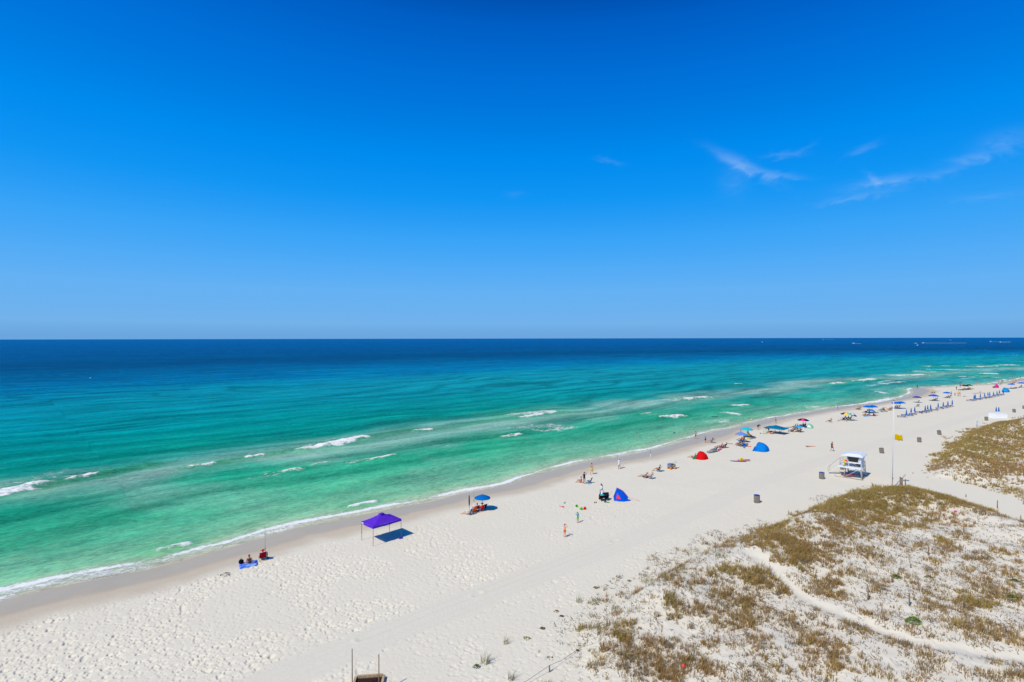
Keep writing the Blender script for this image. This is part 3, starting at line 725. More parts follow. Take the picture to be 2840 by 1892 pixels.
for sel, nb_, wd_ in ((~far & gs, 12, .036), (~far & ~gs, 7, .032), (far, 8, .06)):
    hh = gh[sel] * rg.uniform(.6, 1.3, sel.sum())
    parts.append(blades(rg, gx[sel], gy[sel], gz[sel], nb_, hh, 0.10 + 0.16 * rg.uniform(0, 1, sel.sum()), gcolr[sel], width=wd_))
# dead litter lying on the sand
lx_, ly_ = sample(DUNE1, 20.0)
kk = rg.uniform(0, 1, lx_.shape) < (0.10 + 0.75 * sstep(.42, .62, fbm(lx_ / 1.3, ly_ / 1.3, 221, 3))) * sstep(.3, .9, pdist(lx_, ly_, HOLLOW))
lx_, ly_ = lx_[kk], ly_[kk]; m_ = len(lx_)
an_ = rg.uniform(0, np.pi, m_) ; ln_ = rg.uniform(.12, .4, m_); wv = rg.uniform(.012, .03, m_)
lz_ = terrain_z(lx_, ly_) + .03
Vl = np.zeros((m_, 3, 3)); dx_, dy_ = np.cos(an_) * ln_ / 2, np.sin(an_) * ln_ / 2
Vl[:, 0] = np.stack([lx_ - dx_ - dy_ * .1, ly_ - dy_ + dx_ * .1, lz_ - .02], -1); Vl[:, 1] = np.stack([lx_ - dx_ + dy_ * .1, ly_ - dy_ - dx_ * .1, lz_], -1)
Vl[:, 2] = np.stack([lx_ + dx_, ly_ + dy_, lz_ + rg.uniform(.02, .12, m_)], -1)
cl = np.repeat(np.array([[.13, .10, .075]]) * rg.uniform(.5, 1.6, (m_, 1)), 3, 0)
parts.append((Vl.reshape(-1, 3), np.arange(m_ * 3).reshape(-1, 3), cl))
Vs, Fs, Cs, o_ = [], [], [], 0
for V_, F_, C_ in parts:
    Vs.append(V_); Fs.append(F_ + o_); Cs.append(C_); o_ += len(V_)
grass_me = tri_mesh('dune_grass', np.concatenate(Vs), np.concatenate(Fs), np.concatenate(Cs))
print('grass tufts', len(gx), 'tris', len(grass_me.polygons), 'sand', len(sand_me.polygons), 'sea', len(sea_me.polygons))
link_obj('dune_grass', grass_me, mg, kind='stuff', label='olive and brown beach grass growing in clumps over the dunes', category='grass')

# ------------------------------------------------------------------ builders
class MB:
    def __init__(s): s.v, s.f = [], []
    def add(s, V, F):
        o = len(s.v); s.v += [tuple(v) for v in V]; s.f += [tuple(i + o for i in q) for q in F]; return s
    def box(s, c, d, M=None):
        V = [Vector((x * d[0] / 2, y * d[1] / 2, z * d[2] / 2)) for x in (-1, 1) for y in (-1, 1) for z in (-1, 1)]
        if M is not None: V = [M @ q for q in V]
        c = Vector(c)
        return s.add([q + c for q in V], [(0, 1, 3, 2), (4, 6, 7, 5), (0, 4, 5, 1), (2, 3, 7, 6), (0, 2, 6, 4), (1, 5, 7, 3)])
    def frame(s, a, b):
        z = (Vector(b) - Vector(a)); L = z.length; z = z / L if L else Vector((0, 0, 1))
        x = z.orthogonal().normalized() if abs(z.z) > .98 else Vector((0, 0, 1)).cross(z).normalized()
        return x, z.cross(x), z, L
    def bar(s, a, b, w, h):
        x, y, z, L = s.frame(a, b)
        M = Matrix((x, y, z)).transposed()
        return s.box((Vector(a) + Vector(b)) / 2, (w, h, L), M)
    def tube(s, a, b, r0, r1=None, n=8):
        return s.path([a, b], [r0, r1 if r1 is not None else r0], n)
    def path(s, P, r, n=8, flat=1.0, xdir=None):
        """loft of round (or flattened) rings along points, closed at both ends"""
        P = [Vector(q) for q in P]
        if isinstance(r, (int, float)): r = [r] * len(P)
        V, F = [], []
        px_ = None
        for i, c in enumerate(P):
            d = (P[min(i + 1, len(P) - 1)] - P[max(i - 1, 0)]).normalized()
            if xdir is not None: x = (Vector(xdir) - d * Vector(xdir).dot(d)).normalized()
            elif px_ is None: x = d.orthogonal().normalized()
            else: x = (px_ - d * px_.dot(d)).normalized()
            px_ = x; y = d.cross(x)
            for k in range(n):
                t = 2 * math.pi * k / n
                ri = r[i] if not isinstance(r[i], tuple) else None
                if ri is None: V.append(c + x * (r[i][0] * math.cos(t)) + y * (r[i][1] * math.sin(t)))
                else: V.append(c + x * (ri * math.cos(t)) + y * (ri * flat * math.sin(t)))
        for i in range(len(P) - 1):
            for k in range(n):
                a, b = i * n + k, i * n + (k + 1) % n
                F.append((a, b, b + n, a + n))
        F.append(tuple(range(n - 1, -1, -1))); F.append(tuple(range((len(P) - 1) * n, len(P) * n)))
        return s.add(V, F)
    def ell(s, c, r, M=None, nu=12, nv=8):
        V, F = [], []
        c = Vector(c)
        for j in range(1, nv):
            t = math.pi * j / nv
            for i in range(nu):
                a = 2 * math.pi * i / nu
                q = Vector((r[0] * math.sin(t) * math.cos(a), r[1] * math.sin(t) * math.sin(a), r[2] * math.cos(t)))
                V.append(c + (M @ q if M is not None else q))
        top, bot = Vector((0, 0, r[2])), Vector((0, 0, -r[2]))
        V += [c + (M @ top if M is not None else top), c + (M @ bot if M is not None else bot)]
        T, B = len(V) - 2, len(V) - 1
        for j in range(nv - 2):
            for i in range(nu):
                a, b = j * nu + i, j * nu + (i + 1) % nu
                F.append((a, a + nu, b + nu, b))
        for i in range(nu):
            F.append((T, i, (i + 1) % nu)); F.append((B, (nv - 2) * nu + (i + 1) % nu, (nv - 2) * nu + i))
        return s.add(V, F)
    def lathe(s, prof, n=16, c=(0, 0, 0), star=0.0):
        V, F = [], []
        for (r, z) in prof:
            for k in range(n):
                t = 2 * math.pi * k / n
                rr = r * (1 - star * (k % 2))
                V.append((c[0] + rr * math.cos(t), c[1] + rr * math.sin(t), c[2] + z))
        for i in range(len(prof) - 1):
            for k in range(n):
                a, b = i * n + k, i * n + (k + 1) % n
                F.append((a, b, b + n, a + n))
        F.append(tuple(range(n - 1, -1, -1))); F.append(tuple(range((len(prof) - 1) * n, len(prof) * n)))
        return s.add(V, F)
    def sheet(s, rows, t=0.006):
        """a cloth given as rows of points, with a little thickness"""
        nr, nc = len(rows), len(rows[0])
        top = [Vector(q) for r in rows for q in r]
        nrm = []
        for i in range(nr):
            for j in range(nc):
                a = top[min(i + 1, nr - 1) * nc + j] - top[max(i - 1, 0) * nc + j]
                b = top[i * nc + min(j + 1, nc - 1)] - top[i * nc + max(j - 1, 0)]
                k = a.cross(b); nrm.append(k.normalized() if k.length > 1e-9 else Vector((0, 0, 1)))
        V = [p_ + m_ * t / 2 for p_, m_ in zip(top, nrm)] + [p_ - m_ * t / 2 for p_, m_ in zip(top, nrm)]
        F = []; N = nr * nc
        for i in range(nr - 1):
            for j in range(nc - 1):
                a = i * nc + j
                F.append((a, a + 1, a + nc + 1, a + nc)); F.append((N + a, N + a + nc, N + a + nc + 1, N + a + 1))
        ring = [j for j in range(nc)] + [i * nc + nc - 1 for i in range(1, nr)] + [(nr - 1) * nc + j for j in range(nc - 2, -1, -1)] + [i * nc for i in range(nr - 2, 0, -1)]
        for a, b in zip(ring, ring[1:] + ring[:1]): F.append((a, N + a, N + b, b))
        return s.add(V, F)
    def mesh(s, name, smooth=False):
        return mk_mesh(name, s.v, s.f, smooth)

def part(name, me, m, parent=None, loc=None, rot=None, label=None, scale=None):
    o = bpy.data.objects.new(name, me); C.objects.link(o)
    if m is not None:
        if len(me.materials) == 0: me.materials.append(m)
        o.material_slots[0].link = 'OBJECT'; o.material_slots[0].material = m
    if parent is not None: o.parent = parent
    if loc is not None: o.location = loc
    if rot is not None: o.rotation_euler = rot
    if scale is not None: o.scale = (scale, scale, scale) if isinstance(scale, (int, float)) else scale
    if label: o['label'] = label
    return o

def tag(o, label, cat, group=None):
    o['label'] = label; o['category'] = cat
    if group: o['group'] = group
    return o

def thing(name, label, cat, loc, rz=0.0, group=None, scale=1.0, tilt=None):
    o = bpy.data.objects.new(name, None); C.objects.link(o)
    o.empty_display_size = 0.3
    o.location = loc
    if tilt: o.rotation_euler = (Matrix.Rotation(R(rz), 3, 'Z') @ Matrix.Rotation(R(tilt[1]), 3, tilt[0])).to_euler()
    else: o.rotation_euler = (0, 0, R(rz))
    o.scale = (scale,) * 3
    return tag(o, label, cat, group)

def cloth(name, c, var=0.07, tr=0.18): return mat('cloth_' + name, lin(c), 0.9, var, 3.0, 0.02, bump=0.2, bscale=25, trans=tr)
def plain(name, c, rough=0.6, **k): return mat(name, lin(c), rough, **k)
WHITE = plain('white_paint', (238, 240, 240), .45, var=.03); STEEL = plain('grey_metal', (120, 122, 122), .4, metal=.6); DARK = plain('black_plastic', (26, 26, 30), .55)
ALU = plain('aluminium', (186, 188, 190), .35, metal=.7); WOOD = plain('weathered_wood', (134, 112, 90), .85, var=.25, scale=9, bump=.5); TAN = plain('tan_wood', (176, 152, 116), .8, var=.2, scale=8)
GREYWOOD = plain('grey_wood', (150, 138, 122), .85, var=.2, scale=12, bump=.4); TEAK = plain('teak', (128, 92, 58), .7, var=.25, scale=14)
COL = {k: cloth(k, c) for k, c in dict(blue=(8, 112, 190), royal=(4, 104, 206), navy=(22, 26, 84), purple=(78, 34, 196), teal=(0, 118, 158), aqua=(36, 196, 206), red=(222, 26, 34), green=(22, 128, 92), white=(232, 232, 236),
    sky=(88, 150, 226), peri=(98, 150, 226), yellow=(246, 206, 40), orange=(246, 104, 40), lime=(120, 214, 40), pink=(230, 60, 140), black=(24, 24, 30), grey=(150, 152, 158), dkgreen=(8, 66, 62), mint=(140, 212, 172),
    darkred=(160, 22, 34), plum=(84, 62, 150), coral=(250, 96, 84), steel=(84, 120, 150), khaki=(160, 146, 110), dkgrey=(58, 56, 62), turq=(40, 170, 190), magenta=(212, 40, 130), brown=(96, 62, 44), ltblue=(130, 186, 226), cyan=(50, 170, 220), bluetent=(16, 128, 214)).items()}
SKIN = [mat('skin_a', (0.60, 0.33, 0.22), .6, .06, 5, .3), mat('skin_b', (0.47, 0.235, 0.14), .6, .06, 5, .3), mat('skin_c', (0.33, 0.155, 0.085), .6, .06, 5, .3), mat('skin_d', (0.14, 0.065, 0.04), .6, .06, 5, .3)]
HAIR = [mat('hair_dark', (0.03, 0.02, 0.015), .6), mat('hair_brown', (0.10, 0.05, 0.025), .6), mat('hair_fair', (0.36, 0.24, 0.11), .6), mat('hair_grey', (0.3, 0.29, 0.28), .6)]
STRAW = mat('straw', (0.62, 0.47, 0.25), .8, .15, 30)

# ------------------------------------------------------------------ people
def mir(p_): return (-p_[0], p_[1], p_[2])
def pose(pel, mid, chest, neck, head, knee, ank, elb, wri, knee2=None, ank2=None, elb2=None, wri2=None, toe=(0, 1, 0)):
    """joints for a 1.75 m figure facing +Y; the second set is the left side when it differs"""
    return dict(pel=pel, mid=mid, chest=chest, neck=neck, head=head, K=[knee, knee2 or mir(knee)], A=[ank, ank2 or mir(ank)], E=[elb, elb2 or mir(elb)], W=[wri, wri2 or mir(wri)], toe=toe)
POSES = {
 'stand': pose((0, 0, .96), (0, 0, 1.13), (0, .0, 1.33), (0, -.01, 1.49), (0, .015, 1.64), (.10, .02, .51), (.11, -.02, .08), (.27, -.03, 1.16), (.28, .08, .92)),
 'walk': pose((0, 0, .94), (0, .01, 1.11), (0, .02, 1.31), (0, .03, 1.47), (0, .06, 1.62), (.09, .20, .53), (.10, .30, .10), (.25, -.16, 1.17), (.24, -.14, .92), (-.09, .02, .50), (-.10, -.34, .16), (-.25, .08, 1.16), (-.22, .28, 1.0)),
 'chair': pose((0, 0, .30), (0, -.10, .44), (0, -.21, .63), (0, -.27, .79), (0, -.26, .94), (.13, .44, .46), (.13, .82, .09), (.29, -.08, .50), (.27, .20, .52)),
 'recline': pose((0, 0, .20), (0, -.13, .29), (0, -.30, .42), (0, -.42, .53), (0, -.48, .67), (.11, .44, .30), (.12, .84, .07), (.29, -.22, .33), (.24, .06, .30)),
 'ground': pose((0, 0, .12), (0, -.05, .28), (0, -.08, .49), (0, -.07, .65), (0, -.03, .80), (.16, .40, .42), (.13, .66, .07), (.26, .12, .42), (.15, .38, .42)),
 'prop': pose((0, 0, .12), (0, -.08, .28), (0, -.17, .47), (0, -.22, .62), (0, -.20, .77), (.14, .44, .20), (.16, .84, .07), (.25, -.30, .33), (.27, -.42, .06)),
 'lie': pose((0, 0, .11), (0, -.20, .11), (0, -.42, .13), (0, -.58, .12), (0, -.72, .13), (.11, .42, .10), (.14, .84, .06), (.28, -.30, .07), (.26, -.04, .06), toe=(0, .5, .8)),
 'bend': pose((0, -.08, .90), (0, .05, 1.02), (0, .25, 1.06), (0, .39, 1.04), (0, .52, .98), (.10, .02, .49), (.11, -.06, .08), (.20, .34, .80), (.14, .44, .55)),
 'look': pose((0, 0, .96), (0, 0, 1.13), (0, .0, 1.33), (0, 0, 1.49), (0, .03, 1.64), (.10, .01, .51), (.11, -.02, .08), (.33, .18, 1.38), (.08, .26, 1.62)),
 'handhead': pose((0, 0, .96), (0, 0, 1.13), (0, .0, 1.33), (0, -.01, 1.49), (0, .015, 1.64), (.10, .02, .51), (.11, -.02, .08), (.38, .06, 1.60), (.12, .10, 1.73), None, None, (-.29, -.05, 1.18), (-.20, .02, .96)),
 'hold': pose((0, 0, .96), (0, 0, 1.13), (0, .0, 1.33), (0, -.01, 1.49), (0, .015, 1.64), (.12, .02, .51), (.15, -.02, .08), (.25, .06, 1.16), (.08, .30, 1.22)),
}
def up(a, b, t): return Vector(a).lerp(Vector(b), t)
def body_mb(J):
    m = MB(); X = (1, 0, 0)
    pel, mid, ch, ne, hd = (Vector(J[k_]) for k_ in ('pel', 'mid', 'chest', 'neck', 'head'))
    dn = (pel - mid).normalized(); un = (ne - ch).normalized()
    m.path([pel + dn * .10, pel + dn * .03, pel, up(pel, mid, .7), mid, up(mid, ch, .6), ch, ch + un * .09, ch + un * .13],
           [(.08, .07), (.15, .105), (.162, .11), (.14, .095), (.128, .09), (.15, .105), (.168, .11), (.15, .085), (.07, .06)], 14, xdir=X)
    m.path([ch + un * .08, ne, hd - (hd - ne) * .3], [.06, .052, .05], 10)
    hz = (hd - ne).normalized(); fw = Vector(J['toe']) if J['toe'][2] < .5 else Vector((0, .0, 1))
    fw = (fw - hz * fw.dot(hz)).normalized(); sdv = fw.cross(hz).normalized()
    M = Matrix((sdv, fw, hz)).transposed()
    m.ell(hd + hz * .02, (.076, .095, .115), M, 14, 10); m.ell(hd - hz * .055 + fw * .025, (.055, .06, .055), M)      # skull, jaw
    m.ell(hd + fw * .098 - hz * .012, (.014, .02, .024), M, 8, 6)                                                     # nose
    m.ell(hd + fw * .082 + hz * .022, (.05, .016, .012), M, 8, 6)                                                     # brow
    for s_ in (1, -1): m.ell(hd + sdv * (.078 * s_) - fw * .005, (.012, .022, .032), M, 8, 6)                         # ears
    for i, s_ in enumerate((1, -1)):
        hip = pel + dn * .03 + Vector((.088 * s_, 0, 0)); K, A = Vector(J['K'][i]), Vector(J['A'][i])
        m.path([hip, up(hip, K, .3), up(hip, K, .8), K, up(K, A, .3), up(K, A, .75), A], [.088, .085, .06, .056, .056, .04, .035], 10)
        t_ = Vector(J['toe']).normalized()
        m.path([A - t_ * .05 - Vector((0, 0, .03)), A + t_ * .03 - Vector((0, 0, .02)), A + t_ * .12 - Vector((0, 0, .045)), A + t_ * .185 - Vector((0, 0, .055))], [(.032, .034), (.038, .042), (.046, .026), (.036, .016)], 8, xdir=X)
        S = ch + un * .07 + Vector((.165 * s_, 0, 0)); E, W = Vector(J['E'][i]), Vector(J['W'][i])
        m.path([ch + un * .06 + Vector((.10 * s_, 0, 0)), S, up(S, E, .4), E, up(E, W, .35), W], [.055, .055, .045, .038, .038, .027], 10)
        d = (W - E).normalized(); sd_ = Vector((s_, 0, 0)); sd_ = (sd_ - d * sd_.dot(d)); sd_ = sd_.normalized() if sd_.length > .2 else Vector((0, 0, 1)).cross(d).normalized()
        up_ = d.cross(sd_)
        m.path([W, W + d * .045, W + d * .09], [(.026, .02), (.042, .018), (.042, .016)], 8, xdir=up_)
        for k_ in range(4):                                                                                          # four fingers, then the thumb
            b0 = W + d * .085 + up_ * (.032 - .021 * k_)
            L_ = (.062, .072, .068, .052)[k_]
            m.path([b0, b0 + d * L_ * .55 - sd_ * .004, b0 + d * L_ * .9 - sd_ * .02], [.0105, .0105, .009], 6)
        b0 = W + d * .03 + up_ * .035
        m.path([b0, b0 + up_ * .025 + d * .03, b0 + up_ * .03 + d * .06], [.013, .012, .010], 6)
    return m
def shorts_mb(J, ln_=.62, g=.018):
    m = MB(); pel, mid = Vector(J['pel']), Vector(J['mid']); dn = (pel - mid).normalized()
    m.path([up(pel, mid, .45), pel, pel + dn * .06, pel + dn * .115], [(.142 + g, .096 + g), (.162 + g, .11 + g), (.152 + g, .105 + g), (.09, .07)], 14, xdir=(1, 0, 0))
    for i, s_ in enumerate((1, -1)):
        hip = pel + dn * .03 + Vector((.088 * s_, 0, 0)); K = Vector(J['K'][i])
        m.path([hip, up(hip, K, ln_ * .5), up(hip, K, ln_)], [.092 + g, .088 + g, .082 + g], 12)
    return m
def top_mb(J, sleeve=.55, g=.016):
    m = MB(); pel, mid, ch, ne = (Vector(J[k_]) for k_ in ('pel', 'mid', 'chest', 'neck')); un = (ne - ch).normalized()
    m.path([up(pel, mid, .2), mid, up(mid, ch, .6), ch, ch + un * .085, ch + un * .125], [(.155 + g, .105 + g), (.135 + g, .095 + g), (.152 + g, .107 + g), (.170 + g, .112 + g), (.155 + g, .088 + g), (.085, .07)], 14, xdir=(1, 0, 0))
    if sleeve:
        for i, s_ in enumerate((1, -1)):
            S = ch + un * .07 + Vector((.165 * s_, 0, 0)); E, W = Vector(J['E'][i]), Vector(J['W'][i])
            pts = [ch + un * .06 + Vector((.10 * s_, 0, 0)), S, up(S, E, min(sleeve, 1))] + ([up(E, W, .85)] if sleeve > 1 else [])
            m.path(pts, [.06 + g, .06 + g, .05 + g] + ([.035 + g] if sleeve > 1 else []), 10)
    return m
def suit_mb(J):
    m = top_mb(J, 0, .006); return brief_mb(J, m)
def brief_mb(J, m=None):
    m = m or MB(); pel, mid = Vector(J['pel']), Vector(J['mid']); dn = (pel - mid).normalized(); g = .007
    m.path([up(pel, mid, .25), pel, pel + dn * .06, pel + dn * .115], [(.152 + g, .10 + g), (.164 + g, .11 + g), (.148 + g, .104 + g), (.08, .07)], 14, xdir=(1, 0, 0)); return m
def bra_mb(J):
    m = MB(); ch, mid, ne = Vector(J['chest']), Vector(J['mid']), Vector(J['neck']); g = .008
    m.path([up(mid, ch, .72), ch, up(ch, ne, .22)], [(.156 + g, .108 + g), (.17 + g, .114 + g), (.162 + g, .106 + g)], 14, xdir=(1, 0, 0)); return m
def headframe(J):
    hd, ne = Vector(J['head']), Vector(J['neck']); hz = (hd - ne).normalized(); fw = Vector(J['toe']) if J['toe'][2] < .5 else Vector((0, 0, 1))
    fw = (fw - hz * fw.dot(hz)).normalized(); return hd, hz, fw, Matrix((fw.cross(hz).normalized(), fw, hz)).transposed()
def hair_mb(J, long=False):
    m = MB(); hd, hz, fw, M = headframe(J)
    m.ell(hd + hz * .038 - fw * .022, (.087, .098, .108), M, 14, 10)
    if long: m.path([hd - fw * .05 + hz * .03, hd - fw * .10 - hz * .08, hd - fw * .11 - hz * .24, hd - fw * .11 - hz * .34], [.07, .075, .07, .03], 10)
    return m
def hat_mb(J, wide=True):
    m = MB(); hd, hz, fw, M = headframe(J); n_ = 18
    prof = [(.0, .165), (.05, .16), (.085, .13), (.098, .065), (.20 if wide else .115, .05), (.21 if wide else .12, .042), (.095, .045), (.0, .05)]
    V, F = [], []
    for (r_, z_) in prof:
        for k_ in range(n_):
            t_ = 2 * math.pi * k_ / n_
            ex = 1 + (0 if wide else .6 * max(0, math.sin(t_)) * (r_ > .105))
            V.append(hd + M @ Vector((r_ * math.cos(t_), r_ * math.sin(t_) * ex, z_)))
    for i in range(len(prof) - 1):
        for k_ in range(n_):
            a, b = i * n_ + k_, i * n_ + (k_ + 1) % n_; F.append((a, b, b + n_, a + n_))
    return m.add(V, F)
PM = {}
def bake_people():
    """fuse the pieces of every body and garment into one continuous skin each"""
    jobs = []
    for pn, J in POSES.items():
        for key, mb, vox in (('body', body_mb(J), .016), ('shorts', shorts_mb(J), .02), ('top', top_mb(J), .02), ('longtop', top_mb(J, 1.5), .02), ('suit', suit_mb(J), .02), ('brief', brief_mb(J), .02), ('bra', bra_mb(J), .02)):
            me = mb.mesh('tmp'); o = bpy.data.objects.new('tmp', me); C.objects.link(o)
            md = o.modifiers.new('r', 'REMESH'); md.mode = 'VOXEL'; md.voxel_size = vox; md.use_smooth_shade = True
            sm = o.modifiers.new('s', 'SMOOTH'); sm.iterations = 3; sm.factor = .5
            jobs.append((pn, key, o))
        PM[pn, 'hair'] = hair_mb(J).mesh('hair', True); PM[pn, 'longhair'] = hair_mb(J, True).mesh('hair', True)
        PM[pn, 'hat'] = hat_mb(J).mesh('hat', True); PM[pn, 'cap'] = hat_mb(J, False).mesh('cap', True)
    dg = bpy.context.evaluated_depsgraph_get()
    for pn, key, o in jobs:
        PM[pn, key] = bpy.data.meshes.new_from_object(o.evaluated_get(dg)); PM[pn, key].name = key
    for _, _, o in jobs:
        m0 = o.data; bpy.data.objects.remove(o); bpy.data.meshes.remove(m0)
bake_people()
PN = {'shorts': 'shorts', 'top': 'shirt', 'longtop': 'shirt', 'suit': 'swimsuit', 'brief': 'swim_briefs', 'bra': 'bikini_top', 'hat': 'hat', 'cap': 'cap'}
def person(loc, ps, face, wear, label, skin=1, hair=0, long=False, scale=1.0, group='people along the beach', dz=0.0):
    if not isinstance(loc, Vector): loc = G(*loc)
    t = thing('person', label, 'person', loc + Vector((0, 0, dz - .01)), face, group, scale)
    part('body', PM[ps, 'body'], SKIN[skin], t)
    hats = [w for w in wear if w in ('hat', 'cap')]
    part('hair', PM[ps, 'longhair' if long else 'hair'], HAIR[hair], t, scale=None)
    for w, c in wear.items():
        part(PN[w], PM[ps, w], c if not isinstance(c, str) else (STRAW if c == 'straw' else COL[c]), t)
    return t

# ------------------------------------------------------------------ beach furniture prototypes
def gore(n, Rr, h, sag=.05, depth_pow=1.0, rim=.0):
    """one panel of an umbrella: rows from the tip to the scalloped edge"""
    rows = []
    for i in range(7):
        u = i / 6
        r_ = Rr * math.sin(u * math.pi / 2 * .96) / math.sin(math.pi / 2 * .96) if depth_pow > 1 else Rr * u
        z = h * (1 - u ** 1.7) if depth_pow <= 1 else h * (math.cos(u * math.pi / 2 * .96) - math.cos(math.pi / 2 * .96))
        row = []
        for j in range(5):
            v = (j / 4 - .5) * 2 * math.pi / n
            k_ = 1 - (1 - (2 * abs(j / 4 - .5)) ** 2) * .06 * u
            dz = -sag * u * (1 - (2 * abs(j / 4 - .5)) ** 2) + (rim * (1 - (2 * abs(j / 4 - .5)) ** 2) if i == 6 else 0)
            row.append((r_ * k_ * math.cos(v), r_ * k_ * math.sin(v), z + dz))
        rows.append(row)
    return MB().sheet(rows, .006).mesh('panel', True)
GORE = gore(8, 1.08, .40); GORE_S = gore(8, .80, .30); GORE_D = gore(8, 1.0, .95, .03, 2.0); GORE_B = gore(8, 1.32, .46)
POLE = MB().tube((0, 0, -.25), (0, 0, 2.02), .019, .017).mesh('pole', True)
ufm = MB()
for i in range(8):
    a = 2 * math.pi * (i + .5) / 8
    ufm.tube((0, 0, 1.66), (.55 * math.cos(a), .55 * math.sin(a), 1.80), .006, None, 5); ufm.tube((0, 0, 1.99), (1.03 * math.cos(a), 1.03 * math.sin(a), 1.615), .006, None, 5)
UFRAME = ufm.mesh('ribs'); UKNOB = MB().ell((0, 0, 2.05), (.03, .03, .05)).mesh('finial', True); UCLAMP = MB().tube((0, 0, .95), (0, 0, 1.08), .034).mesh('clamp', True)
def umbrella(loc, cols, label, rz=10, g=GORE, zc=1.61, tilt=None, pole=True, group='open beach umbrellas', scale=1.0):
    if not isinstance(loc, Vector): loc = G(*loc)
    t = thing('beach_umbrella', label, 'umbrella', loc, rz, group, scale, tilt)
    part('pole', POLE, STEEL, t); part('ribs', UFRAME, STEEL, t); part('finial', UKNOB, DARK, t); part('clamp', UCLAMP, DARK, t)
    for i in range(8):
        part('panel', g, COL[cols[i % len(cols)]], t, (0, 0, zc), (0, 0, 2 * math.pi * i / 8))
    return t
FURL = MB().lathe([(.005, 1.42), (.05, 1.25), (.10, .95), (.145, .6), (.185, .25), (.20, .05), (.17, .0)], 14, (0, 0, .86), .22).mesh('furled_canopy', True)
FURL_N = MB().lathe([(.01, 1.45), (.05, 1.3), (.075, 1.0), (.085, .7), (.07, .3), (.05, .1), (.03, .0)], 12, (0, 0, .62), .15).mesh('furled_canopy', True)
CPOLE = MB().tube((0, 0, -.25), (0, 0, 2.36), .022, .02).mesh('pole', True)
TIE = MB().lathe([(.115, -.03), (.125, 0), (.115, .03)], 12, (0, 0, 1.70)).mesh('tie', True)
def closed_umbrella(loc, label, col='blue', furl=FURL, group='closed blue umbrellas in the lounger rows', rz=0):
    if not isinstance(loc, Vector): loc = G(*loc)
    t = thing('closed_umbrella', label, 'umbrella', loc, rz, group)
    part('pole', CPOLE, WHITE if col != 'navy' else STEEL, t); part('furled_canopy', furl, COL[col], t)
    if furl is FURL: part('tie', TIE, COL['navy'], t)
    return t
# sun lounger, head at -Y, foot at +Y
def lounger_parts(ang):
    L = []
    f = MB()
    for s_ in (-1, 1): f.box((.31 * s_, 0, .28), (.05, 1.92, .06))
    for y_ in (-.93, -.2, .4, .93): f.box((0, y_, .275), (.57, .06, .045))
    L.append(('frame', f.mesh('frame'), TEAK))
    lg = MB().box((0, 0, .125), (.06, .06, .25)).mesh('leg')
    for sx_ in (-1, 1):
        for y_ in (-.78, .78): L.append(('leg', lg, TEAK, (.31 * sx_, y_, 0)))
    c = MB()
    c.sheet([[(x_, y_, .35 + .012 * math.cos(x_ * 9)) for x_ in (-.29, -.15, 0, .15, .29)] for y_ in (-.22, 0, .3, .6, .94)], .07)
    L.append(('mattress', c.mesh('mattress'), COL['blue']))
    ca, sa = math.cos(R(ang)), math.sin(R(ang))
    b = MB(); b.sheet([[(x_, -.24 - d_ * ca, .36 + d_ * sa + .012 * math.cos(x_ * 9)) for x_ in (-.29, -.15, 0, .15, .29)] for d_ in (0, .25, .5, .70)], .07)
    L.append(('back_cushion', b.mesh('back_cushion'), COL['blue']))
    if ang > 5:
        pr = MB()
        for s_ in (-1, 1): pr.bar((.26 * s_, -.24 - .45 * ca, .33 + .45 * sa), (.26 * s_, -.80, .29), .03, .03); pr.bar((.29 * s_, -.24, .31), (.29 * s_, -.24 - .72 * ca, .31 + .72 * sa), .04, .03)
        L.append(('backrest_frame', pr.mesh('backrest_frame'), TEAK))
    return L
LOUNG = {0: lounger_parts(3), 1: lounger_parts(28), 2: lounger_parts(45)}
def lounger(loc, label, kind=1, rz=50, group='blue sun loungers in rows', cushion=None):
    if not isinstance(loc, Vector): loc = G(*loc)
    t = thing('sun_lounger', label, 'sun lounger', loc, rz, group)
    for q in LOUNG[kind]:
        m_ = q[2]
        if cushion and q[0] in ('mattress', 'back_cushion'): m_ = cushion
        part(q[0], q[1], m_, t, q[3] if len(q) > 3 else None)
    return t
# low folding chair facing +Y
cf = MB()
for s_ in (-1, 1):
    x_ = .27 * s_
    cf.path([(x_, .30, .03), (x_, .26, .26), (x_, -.20, .20), (x_, -.46, .80)], .013, 6); cf.path([(x_, -.42, .02), (x_, -.05, .24), (x_, .28, .27)], .013, 6); cf.tube((x_, .30, .02), (x_, -.42, .02), .012, None, 6)
cf.tube((-.27, -.46, .80), (.27, -.46, .80), .013, None, 6); cf.tube((-.27, .27, .265), (.27, .27, .265), .013, None, 6); cf.tube((-.27, -.42, .02), (.27, -.42, .02), .012, None, 6)
CH_FRAME = cf.mesh('frame', True)
CH_SEAT = MB().sheet([[(x_, y_, z_ - .03 * math.cos(x_ * 5.5)) for x_ in (-.26, -.13, 0, .13, .26)] for y_, z_ in ((.27, .28), (.1, .255), (-.05, .235), (-.2, .225))], .012).mesh('seat', True)
CH_BACK = MB().sheet([[(x_, y_ - .025 * math.cos(x_ * 5.5), z_) for x_ in (-.26, -.13, 0, .13, .26)] for y_, z_ in ((-.21, .23), (-.29, .42), (-.37, .6), (-.46, .80))], .012).mesh('backrest', True)
CH_ARM = MB().box((0, 0, 0), (.05, .34, .022)).mesh('armrest')
